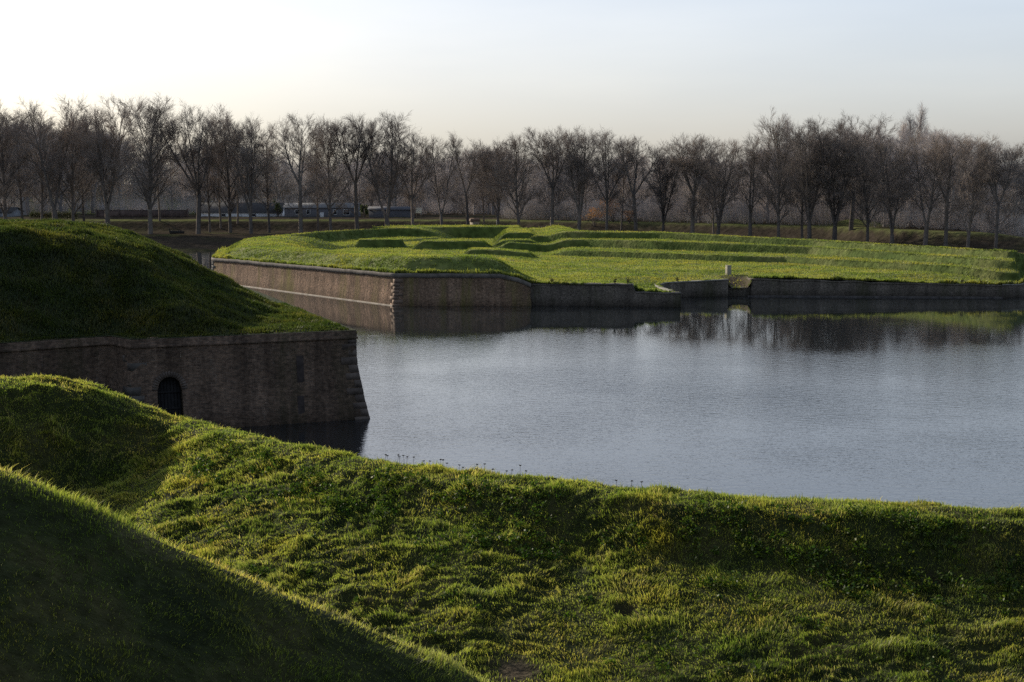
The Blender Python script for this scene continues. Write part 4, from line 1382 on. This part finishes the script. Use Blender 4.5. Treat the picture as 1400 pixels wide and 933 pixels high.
L3 = [('lime', 1), ('lime', 2), ('lime', 3)]
FRONT = [
    # px, distance add, top row, proto, width, label
    (10, 0, 146, ('lime', 1), 1.0, 'dark bare tree at the left end of the front row'),
    (33, 12, 152, ('slender', 41), 1.0, 'slim bare tree second from the left end of the front row'),
    (59, 4, 150, ('slender', 42), 1.1, 'thin bare tree just left of the broad double-crowned tree on the left'),
    (79, 0, 136, ('fork', 11), 1.1, 'broad tall bare tree above the crest of the left mound'),
    (103, 3, 156, ('lime', 2), 0.9, 'narrow dark bare tree touching the right side of the broad left tree'),
    (117, 14, 152, ('slender', 41), 1.0, 'thin straight trunked bare tree in front of the lit field gap'),
    (149, -2, 138, ('fork', 12), 1.0, 'tall bare tree with twin stems in front of the low garden wall'),
    (207, -6, 137, ('lime', 3), 1.05, 'tall oval crowned bare tree standing alone on the far bank beside the log'),
    (220, 16, 160, ('slender', 42), 0.9, 'thin bare tree half hidden behind the tall oval crowned tree'),
    (272, -4, 147, ('vase', 21), 1.05, 'wide topped bare tree with a low left fork beside the white house'),
    (288, 4, 163, ('slender', 41), 0.9, 'slim bare tree at the left end of the white house wall'),
    (303, 12, 170, ('slender', 42), 0.9, 'thin bare tree, first of the close cluster before the white house'),
    (316, 2, 154, ('lime', 1), 0.85, 'tallest bare tree of the cluster before the white house'),
    (326, 14, 172, ('slender', 41), 0.9, 'thin bare tree in the middle of the cluster before the white house'),
    (344, -4, 163, ('fork', 13), 0.8, 'bare tree with a forked top right of the cluster before the white house'),
    (369, 2, 174, ('slender', 42), 1.15, 'slim bare tree at the right gable of the white house'),
    (412, -6, 160, ('vase', 22), 1.05, 'vase shaped bare tree in front of the slate house'),
    (435, 8, 178, ('slender', 41), 1.0, 'small thin bare tree before the middle of the slate house'),
    (453, 0, 166, ('lime', 2), 0.85, 'straight bare tree before the slate house windows'),
    (489, 2, 163, ('vase', 23), 1.0, 'high forked bare tree at the right end of the slate house'),
    (530, 0, 159, ('fork', 14), 1.1, 'tall many stemmed bare tree in front of the dark shed'),
    (565, 1, 184, ('vase', 21), 0.9, 'round topped bare tree beside the white notice board'),
    (605, 0, 185, ('fork', 11), 0.85, 'bare tree with two close trunks between the notice board and the hut'),
    (640, 0, 192, ('vase', 22), 0.95, 'low crowned bare tree left of the small cream hut'),
    (662, 8, 203, ('slender', 42), 1.0, 'short slim bare tree right of the small cream hut'),
    (681, 0, 194, ('fork', 13), 0.85, 'bare tree with spreading lower limbs right of the white pole'),
    (710, -3, 187, ('lime', 3), 0.95, 'round crowned bare tree behind the lit grassy bump of the ravelin'),
    (754, 0, 177, ('vase', 23), 1.0, 'upright bare tree with a clear trunk left of the russet beeches'),
    (791, -2, 178, ('fork', 12), 0.95, 'bushy bare tree forking low, left of the russet beeches'),
    (829, 0, 181, ('vase', 21), 0.85, 'clear trunked bare tree rising in front of the russet beeches'),
    (849, 9, 196, ('slender', 41), 1.0, 'slim bare tree just right of the clear trunk before the russet beeches'),
    (869, 0, 189, ('vase', 22), 1.1, 'round headed bare tree right of the russet beeches'),
    (906, 0, 206, ('fork', 13), 0.85, 'short bare tree with a V fork in the dip of the tree line'),
    (946, -2, 187, ('vase', 23), 1.15, 'wide headed bare tree with a tall Y fork right of the dip'),
    (975, 6, 200, ('slender', 42), 1.0, 'slim dark bare tree touching the low forked one behind the stone post'),
    (981, -4, 194, ('fork', 14), 1.05, 'bare tree splitting into many stems near the ground behind the stone post'),
    (1025, 0, 187, ('fork', 11), 0.95, 'twin stemmed bare tree right of the many stemmed one'),
    (1064, 0, 158, ('lime', 1), 0.8, 'tall narrow bare tree with spiky top right of centre'),
    (1096, 8, 175, ('slender', 41), 1.2, 'dark straight bare tree beside the tall narrow spiky one'),
    (1106, -3, 170, ('fork', 12), 0.95, 'bare tree with wavy upright stems right of the spiky one'),
    (1140, 0, 175, ('fork', 13), 1.0, 'bare tree with a low Y fork left of the lit knoll'),
    (1162, 18, 160, ('vase', 21), 1.15, 'big round topped bare tree rising behind the lit knoll'),
    (1185, 0, 190, ('lime', 2), 0.9, 'straight bare tree in front of the lit knoll'),
    (1219, -2, 186, ('fork', 14), 0.95, 'many limbed bare tree right of the lit knoll'),
    (1264, 0, 180, ('fork', 11), 1.05, 'thick forked bare tree beneath the poplar tops'),
    (1292, 2, 186, ('vase', 22), 1.0, 'pale trunked bare tree right of the thick forked one'),
    (1322, 0, 187, ('lime', 3), 0.9, 'pale straight bare tree where the dark dike ends'),
    (1360, 0, 198, ('vase', 23), 0.9, 'leaning bare tree near the right end of the front row'),
    (1389, 30, 196, ('vase', 21), 0.95, 'bare tree in front of the orange brick house at the right edge'),
]
for k, (px, da, top, key, wdt, lab) in enumerate(FRONT):
    if px < 700: d = 300.0
    else: d = 300 - (px - 700) / 660 * 78
    d += da
    x = (px - 700) / F * d
    zb0 = fz(x, d)
    H = CAMZ + (HOR - top) * d / F - zb0
    place_tree(key, x, d, H * 1.01, random.uniform(0, 6.28), lab, 'bare trees in the front row on the far bank', sx=wdt)

for k, (px, top, lab) in enumerate([(1200, 168, 'single thin poplar spike left of the taller poplar pair'), (1226, 165, 'shorter poplar left of the tallest poplar'),
                                    (1233, 170, 'lower of the two poplars left of the tallest poplar'), (1243, 156, 'poplar close against the left side of the tallest'),
                                    (1250, 146, 'tallest narrow poplar on the skyline at the right'), (1262, 172, 'short poplar right of the tallest poplar'), (1076, 160, 'spiky poplar behind the tall narrow tree right of centre')]):
    d = 375.0 + 6 * (k % 3); x = (px - 700) / F * d
    H = CAMZ + (HOR - top) * d / F - fz(x, d)
    place_tree(('poplar', 31), x, d, H, random.uniform(0, 6.28), lab, 'poplars on the skyline', back=True, name='poplar_tree', sx=0.72)

rr = random.Random(5)
keys = [k for k in PROTO if k[0] != 'poplar']
cnt = 0
tries = 0
SKY_X = [0, 120, 240, 330, 440, 520, 600, 690, 760, 830, 910, 960, 1050, 1120, 1200, 1280, 1340, 1400]
SKY_Y = [176, 178, 205, 205, 218, 215, 215, 214, 206, 214, 224, 220, 205, 194, 190, 190, 205, 222]
while cnt < 240 and tries < 4000:
    tries += 1
    px = rr.uniform(-60, 1460)
    lo = 66 if px < 690 else 24
    d0 = 300.0 if px < 700 else 300 - (px - 700) / 660 * 78
    d = d0 + lo + (rr.random() ** 1.3) * 110
    x = (px - 700) / F * d
    top = np.interp(px, SKY_X, SKY_Y) + rr.uniform(-12, 22)
    zb0 = fz(x, d)
    H = CAMZ + (HOR - top) * d / F - zb0
    if H < 6: continue
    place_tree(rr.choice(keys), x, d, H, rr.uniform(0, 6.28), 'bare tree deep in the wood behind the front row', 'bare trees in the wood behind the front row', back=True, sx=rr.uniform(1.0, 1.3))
    cnt += 1


# undergrowth: twiggy scrub behind the dike
def undergrowth():
    rng = np.random.default_rng(21)
    p0 = []; p1 = []; r0 = []
    n = 1500
    px = rng.uniform(-60, 1460, n)
    d0 = np.where(px < 700, 300.0, 300 - (px - 700) / 660 * 78)
    lo = np.where(px < 690, 74, 22)
    d = d0 + lo + rng.random(n) ** 1.5 * 70
    x = (px - 700) / F * d
    for k in range(n):
        if abs(x[k] - 67) < 6 and abs(d[k] - 277) < 12: continue
        z = fz(x[k], d[k]); h = rng.uniform(2.2, 6.0) * (1.0 if px[k] > 690 else 0.8)
        m = 50
        a = rng.uniform(0, 6.28, m); s = rng.uniform(0.0, 1.2, m)
        b = np.stack([x[k] + s * np.cos(a), d[k] + s * np.sin(a), np.full(m, z - 0.1)], 1)
        st = rng.uniform(0, 0.6, m)[:, None]
        q = b + np.stack([np.cos(a) * rng.uniform(.1, .6, m) * h * .5, np.sin(a) * rng.uniform(.1, .6, m) * h * .5, h * rng.uniform(0.5, 1.0, m)], 1)
        st_p = b + (q - b) * st
        p0.append(st_p); p1.append(q + rng.normal(0, 0.25, (m, 3))); r0.append(rng.uniform(0.012, 0.03, m))
    p0 = np.concatenate(p0); p1 = np.concatenate(p1); r0 = np.concatenate(r0)
    v, f = tubes(p0, p1, r0, r0 * 0.5, 3)
    return mesh_np('undergrowth', v, [f])


tag(obj('undergrowth', undergrowth(), M['twig_hazed']), 'grey brown leafless scrub filling the wood behind the trees', 'undergrowth', kind='stuff')


def woods():
    rng = np.random.default_rng(31)
    n = 1900
    px = rng.uniform(-120, 1520, n)
    d0 = np.where(px < 700, 300.0, 300 - (px - 700) / 660 * 78)
    d = d0 + 135 + rng.random(n) * 45
    x = (px - 700) / F * d
    top = np.interp(px, SKY_X, SKY_Y) + rng.uniform(4, 52, n)
    P0 = []; P1 = []; R0 = []
    for k in range(n):
        z = fz(x[k], d[k]); h = CAMZ + (HOR - top[k]) * d[k] / F - z
        m = 85
        hh = rng.random(m) * h * 0.9
        a = rng.uniform(0, 6.28, m); s = rng.uniform(0.0, 2.2, m) * (0.4 + 0.6 * hh / h)
        b = np.stack([x[k] + s * np.cos(a), d[k] + s * np.sin(a), z + hh], 1)
        L = rng.uniform(0.8, 2.6, m)
        q = b + np.stack([np.cos(a) * L * rng.uniform(.1, .7, m), np.sin(a) * L * .5, L * rng.uniform(0.5, 1.0, m)], 1)
        P0.append(b); P1.append(q); R0.append(rng.uniform(0.025, 0.055, m))
        P0.append(np.array([[x[k], d[k], z]])); P1.append(np.array([[x[k] + rng.normal(0, .5), d[k], z + h * .8]])); R0.append(np.array([0.16]))
    P0 = np.concatenate(P0); P1 = np.concatenate(P1); R0 = np.concatenate(R0)
    v, f = tubes(P0, P1, R0, R0 * 0.4, 3)
    return mesh_np('woods', v, [f])


tag(obj('woods', woods(), M['twig_hazed']), 'far grey wood closing the view behind the trees', 'woods', kind='stuff')


# shrubs
def shrub(name, px, d, w, h, mat, nleaf, size, label, cat, group=None, seed=0):
    rng = np.random.default_rng(seed)
    x = (px - 700) / F * d; z = fz(x, d)
    t = empty(name, (x, d, z - 0.05), label, cat, group)
    mb = MB()
    C = []; Rr = []
    for k in range(12):
        a = rng.uniform(0, 6.28); s = rng.uniform(0.1, 0.42) * w; hh = rng.uniform(0.35, 0.85) * h
        tip = (s * math.cos(a), s * math.sin(a), hh)
        mb.tube((0.1 * math.cos(a), 0.1 * math.sin(a), 0), (tip[0] * .5, tip[1] * .5, hh * .55), 0.06, 0.04, 4); mb.tube((tip[0] * .5, tip[1] * .5, hh * .55), tip, 0.04, 0.015, 4)
        C.append(tip); Rr.append((w * .2, w * .2, h * .18))
    mb.build('stems', M['bark'], t)
    v, f, var, tipa = leaf_cloud(C, Rr, nleaf // 12, size, rng)
    v[:, 2] = np.maximum(v[:, 2], 0.05)
    obj('leaves', mesh_np('leaves', v, [f], attrs={'var': var, 'tip': tipa}), mat, t)
    return t


shrub('beech_shrub', 812, 303, 5.5, 4.2, M['beech_leaf'], 900, 0.10, 'low russet leaved beech left of the clear trunked tree', 'shrub', 'russet beeches under the trees', 1)
shrub('beech_shrub', 838, 304, 6.5, 6.0, M['beech_leaf'], 1200, 0.10, 'tallest russet leaved beech right behind the clear trunked tree', 'shrub', 'russet beeches under the trees', 2)
shrub('beech_shrub', 860, 300, 4.0, 3.2, M['beech_leaf'], 600, 0.10, 'small russet leaved beech at the right of the russet group', 'shrub', 'russet beeches under the trees', 3)
shrub('evergreen_shrub', 499, 338, 2.0, 3.2, M['ever_leaf'], 1600, 0.12, 'green conical evergreen shrub between the slate house and the shed', 'shrub', None, 4)
shrub('evergreen_shrub', 381, 352, 2.2, 4.6, M['ever_leaf'], 900, 0.12, 'yellowish evergreen bush between the white house and the slate house', 'shrub', None, 5)


# hedges
def hedge(px0, px1, d, h, label, mat, seed):
    rng = np.random.default_rng(seed)
    x0, x1 = (px0 - 700) / F * d, (px1 - 700) / F * d
    xc = (x0 + x1) / 2
    n = int((x1 - x0) * 2)
    C = np.stack([np.linspace(x0, x1, n) - xc, rng.normal(0, .15, n), h * .5 + rng.normal(0, .06, n)], 1)
    v, f, var, tip = leaf_cloud(C, np.tile([0.6, 0.55, h * .55], (n, 1)), 160, 0.11, rng)
    v[:, 2] = np.maximum(v[:, 2], -0.1)
    o = obj('hedge', mesh_np('hedge', v, [f], attrs={'var': var, 'tip': tip}), mat)
    o.location = (xc, d, fz(xc, d))
    tag(o, label, 'hedge')


hedge(44, 106, 326, 1.7, 'dark clipped hedge behind the crest of the left mound', M['hedge_leaf'], 3)


# ------------------------------------------------------------------ buildings
def gable_house(name, px0, px1, d, zbase, zeave, zridge, depth, wallm, roofm, label, windows=(), chimneys=(), door=None, gable_right=False, over=0.35):
    x0, x1 = (px0 - 700) / F * d, (px1 - 700) / F * d
    xc = (x0 + x1) / 2; hw = (x1 - x0) / 2
    t = empty(name, (xc, d, zbase), label, 'building')
    he = zeave - zbase; hr = zridge - zbase
    mb = MB(); mb.box(-hw, hw, 0, depth, -0.6, he)
    mb.add([(-hw, 0, he), (-hw, depth, he), (-hw, depth / 2, hr), (hw, 0, he), (hw, depth, he), (hw, depth / 2, hr)], (), [(0, 2, 1), (3, 4, 5)])
    mb.build('wall', wallm, t)
    mb = MB(); th = 0.16; o = over; sl = (hr - he) / (depth / 2)
    for sgn in (0, 1):
        ye = -o if sgn == 0 else depth + o
        ze = he - o * sl + 0.02; zr = hr + 0.02
        a = [(-hw - o, ye, ze), (hw + o, ye, ze), (hw + o, depth / 2, zr), (-hw - o, depth / 2, zr)]
        b = [(p[0], p[1], p[2] + th) for p in a]
        mb.add(a + b, [(0, 1, 2, 3), (4, 5, 6, 7), (0, 1, 5, 4), (1, 2, 6, 5), (3, 0, 4, 7)])
    rf = mb.build('roof', roofm, t)
    for (cx, ch) in chimneys:
        mb = MB(); mb.box(cx - .35, cx + .35, depth / 2 - .35, depth / 2 + .35, hr - .5, hr + ch); mb.build('chimney', M['house_brick'], rf)
    for (wx, z0, ww, wh) in windows:
        mb = MB()
        for (a0, a1, b0, b1) in ((-ww / 2, -ww / 2 + .12, 0, wh), (ww / 2 - .12, ww / 2, 0, wh), (-ww / 2 + .12, ww / 2 - .12, 0, .12), (-ww / 2 + .12, ww / 2 - .12, wh - .12, wh)):
            mb.box(wx + a0, wx + a1, -0.07, 0.02, z0 + b0, z0 + b1)
        fr_ = mb.build('window', M['white_paint'], t)
        mb = MB(); mb.box(wx - ww / 2 + .125, wx + ww / 2 - .125, -0.03, 0.01, z0 + .125, z0 + wh - .125); mb.build('pane', M['dark_glass'], fr_)
    if door:
        wx, ww, wh = door
        mb = MB(); mb.box(wx - ww / 2, wx + ww / 2, -0.06, 0.02, 0, wh); mb.build('door', M['white_paint'], t)
    return t


gable_house('house', 272, 386, 352, 3.25, 4.75, 6.9, 8.0, M['white_wall'], M['dark_roof'], 'long low white house with a dark tiled roof behind the left trees', windows=[(-4, .4, 1.2, .8), (3.5, .4, 1.2, .8)], door=(0, 1.0, 1.3))
t = gable_house('house', 390, 490, 346, 2.85, 6.0, 6.9, 6.5, M['slate_wall'], M['grey_roof'], 'dark slate clad house with white framed windows and pale grey roof',
                windows=[(-5.9, 1.5, 1.0, 1.2), (-3.1, 1.5, 1.0, 1.2), (3.4, 1.4, 1.0, 1.3), (6.2, 1.3, 1.7, 1.4)], door=(0.2, 1.0, 2.0))
mb = MB(); mb.box(-7.5, 8.0, -0.5, -0.1, 0.0, 0.25); mb.box(1.6, 4.5, -0.7, -0.5, 0.0, 0.5); mb.box(5.2, 7.0, -0.7, -0.5, 0.0, 0.5); mb.build('terrace_edge', M['white_paint'], t)
gable_house('shed', 505, 565, 342, 2.8, 5.6, 6.1, 5.0, M['shed_wall'], M['shed_wall'], 'dark blue grey shed without windows behind the forked tree', door=None)
gable_house('house', -30, 18, 350, 3.2, 4.8, 5.8, 8.0, M['pale_wall'], M['dark_roof'], 'small pale house glimpsed between trunks at the left edge', windows=[(0.2, .5, 1.0, 1.0), (2.6, .5, 1.0, 1.0)])
gable_house('house', 1376, 1440, 372, 2.3, 9.6, 12.6, 7.5, M['house_brick'], M['dark_roof'], 'orange brick house half hidden by trees at the right edge', windows=[(-3, 3.5, 1.1, 1.4), (1, 3.5, 1.1, 1.4), (-3, .8, 1.1, 1.4)], chimneys=[(-4.5, 1.3)])

# garden wall on the left
x0, x1 = (134 - 700) / F * 345, (258 - 700) / F * 345
t = empty('garden_wall', ((x0 + x1) / 2, 345, fz((x0 + x1) / 2, 345)), 'long low brown brick garden wall below the sunlit field on the left', 'wall')
hw = (x1 - x0) / 2
mb = MB(); mb.box(-hw, hw, 0, 0.25, -0.4, 1.65); mb.build('wall_panel', M['garden_brick'], t)
mb = MB(); mb.box(-hw - .04, hw + .04, -0.06, 0.31, 1.653, 1.75); mb.build('coping', M['coping'], t)
for k in range(5):
    xx = -hw + 2 * hw * k / 4
    mb = MB(); mb.box(xx - .2, xx + .2, -0.1, 0.35, -0.4, 1.95); mb.build('pier', M['garden_brick'], t)

# long fence wall on the right
x0, x1 = (1335 - 700) / F * 305, (1470 - 700) / F * 305
t = empty('boundary_wall', ((x0 + x1) / 2, 305, fz((x0 + x1) / 2, 305)), 'long reddish boundary wall with a pale top behind the rightmost trees', 'wall')
hw = (x1 - x0) / 2
mb = MB(); mb.box(-hw, hw, 0, 0.25, -0.5, 1.85); mb.build('wall_panel', M['garden_brick'], t)
mb = MB(); mb.box(-hw, hw, -0.06, 0.31, 1.853, 2.05); mb.build('coping', M['far_coping'], t)
for k in range(7):
    xx = -hw + 2 * hw * k / 6
    mb = MB(); mb.box(xx - .2, xx + .2, -0.08, 0.33, -0.5, 1.85); mb.build('pier', M['house_brick'], t)

# white notice board
d = 322; x = (573 - 700) / F * d
t = empty('notice_board', (x, d, fz(x, d)), 'blank white notice board on two posts right of the shed', 'sign')
mb = MB(); mb.box(-0.65, 0.65, -0.05, 0.05, 1.5, 2.7); mb.build('board', M['white_paint'], t, bevel=.02)
for s in (-1, 1):
    mb = MB(); mb.tube((s * .5, .1, -.2), (s * .5, .1, 2.75), 0.05, 0.05, 8); mb.build('post', M['bark'], t)

# cream hut / shelter on the dike
d = 300.5; x = (649 - 700) / F * d
t = empty('hut', (x, d, fz(x, d)), 'small cream hut with a rusty roof behind the crest of the ravelin', 'hut', rz=0.5)
mb = MB(); mb.box(-0.75, 0.75, -0.7, 0.7, -0.2, 2.5); mb.build('wall', M['cream_board'], t, bevel=.03)
mb = MB()
mb.add([(-1.0, -.95, 2.45), (1.0, -.95, 2.45), (1.0, .95, 2.45), (-1.0, .95, 2.45), (-1.0, 0, 3.1), (1.0, 0, 3.1)], [(0, 1, 5, 4), (2, 3, 4, 5), (0, 3, 2, 1)], [(0, 4, 3), (1, 2, 5)])
mb.build('roof', M['rust_roof'], t)
mb = MB(); mb.box(-0.35, 0.35, -0.76, -0.703, 0.0, 1.9); mb.build('door', M['bark'], t)

# thin white pole
d = 300; x = (679 - 700) / F * d
t = empty('white_pole', (x, d, fz(x, d)), 'thin white pole right of the cream hut', 'pole')
mb = MB(); mb.tube((0, 0, -.2), (0, 0, 2.6), 0.055, 0.045, 8); mb.build('shaft', M['white_paint'], t)
mb = MB(); mb.tube((0, 0, 2.6), (0, 0, 2.72), 0.075, 0.03, 8); mb.build('cap', M['white_paint'], t)

# small orange post on the dike at the right
d = 268; x = (1243.5 - 700) / F * d
t = empty('marker_post', (x, d, fz(x, d)), 'small orange brick marker post on the dike under the poplars', 'post')
mb = MB(); mb.box(-.17, .17, -.17, .17, -.2, 1.3); mb.build('shaft', M['rust_roof'], t, bevel=.02)
mb = MB(); mb.box(-.22, .22, -.22, .22, 1.303, 1.42); mb.build('cap', M['cream_board'], t, bevel=.02)

# dark log on the left part of the far bank
d = 297; x = (243 - 700) / F * d
t = empty('fallen_log', (x, d, fz(x, d)), 'dark fallen log with an upturned stub lying on the far bank', 'log', rz=0.15)
mb = MB()
for a, b, r1, r2 in (((-1.5, 0, .3), (0, .05, .33), .36, .33), ((0, .05, .33), (1.5, .1, .28), .33, .26)):
    mb.tube(a, b, r1, r2, 10)
mb.build('log_trunk', M['log'], t)
mb = MB(); mb.tube((-1.45, 0, .3), (-1.6, .1, 1.15), .17, .08, 7); mb.build('stub', M['log'], t)
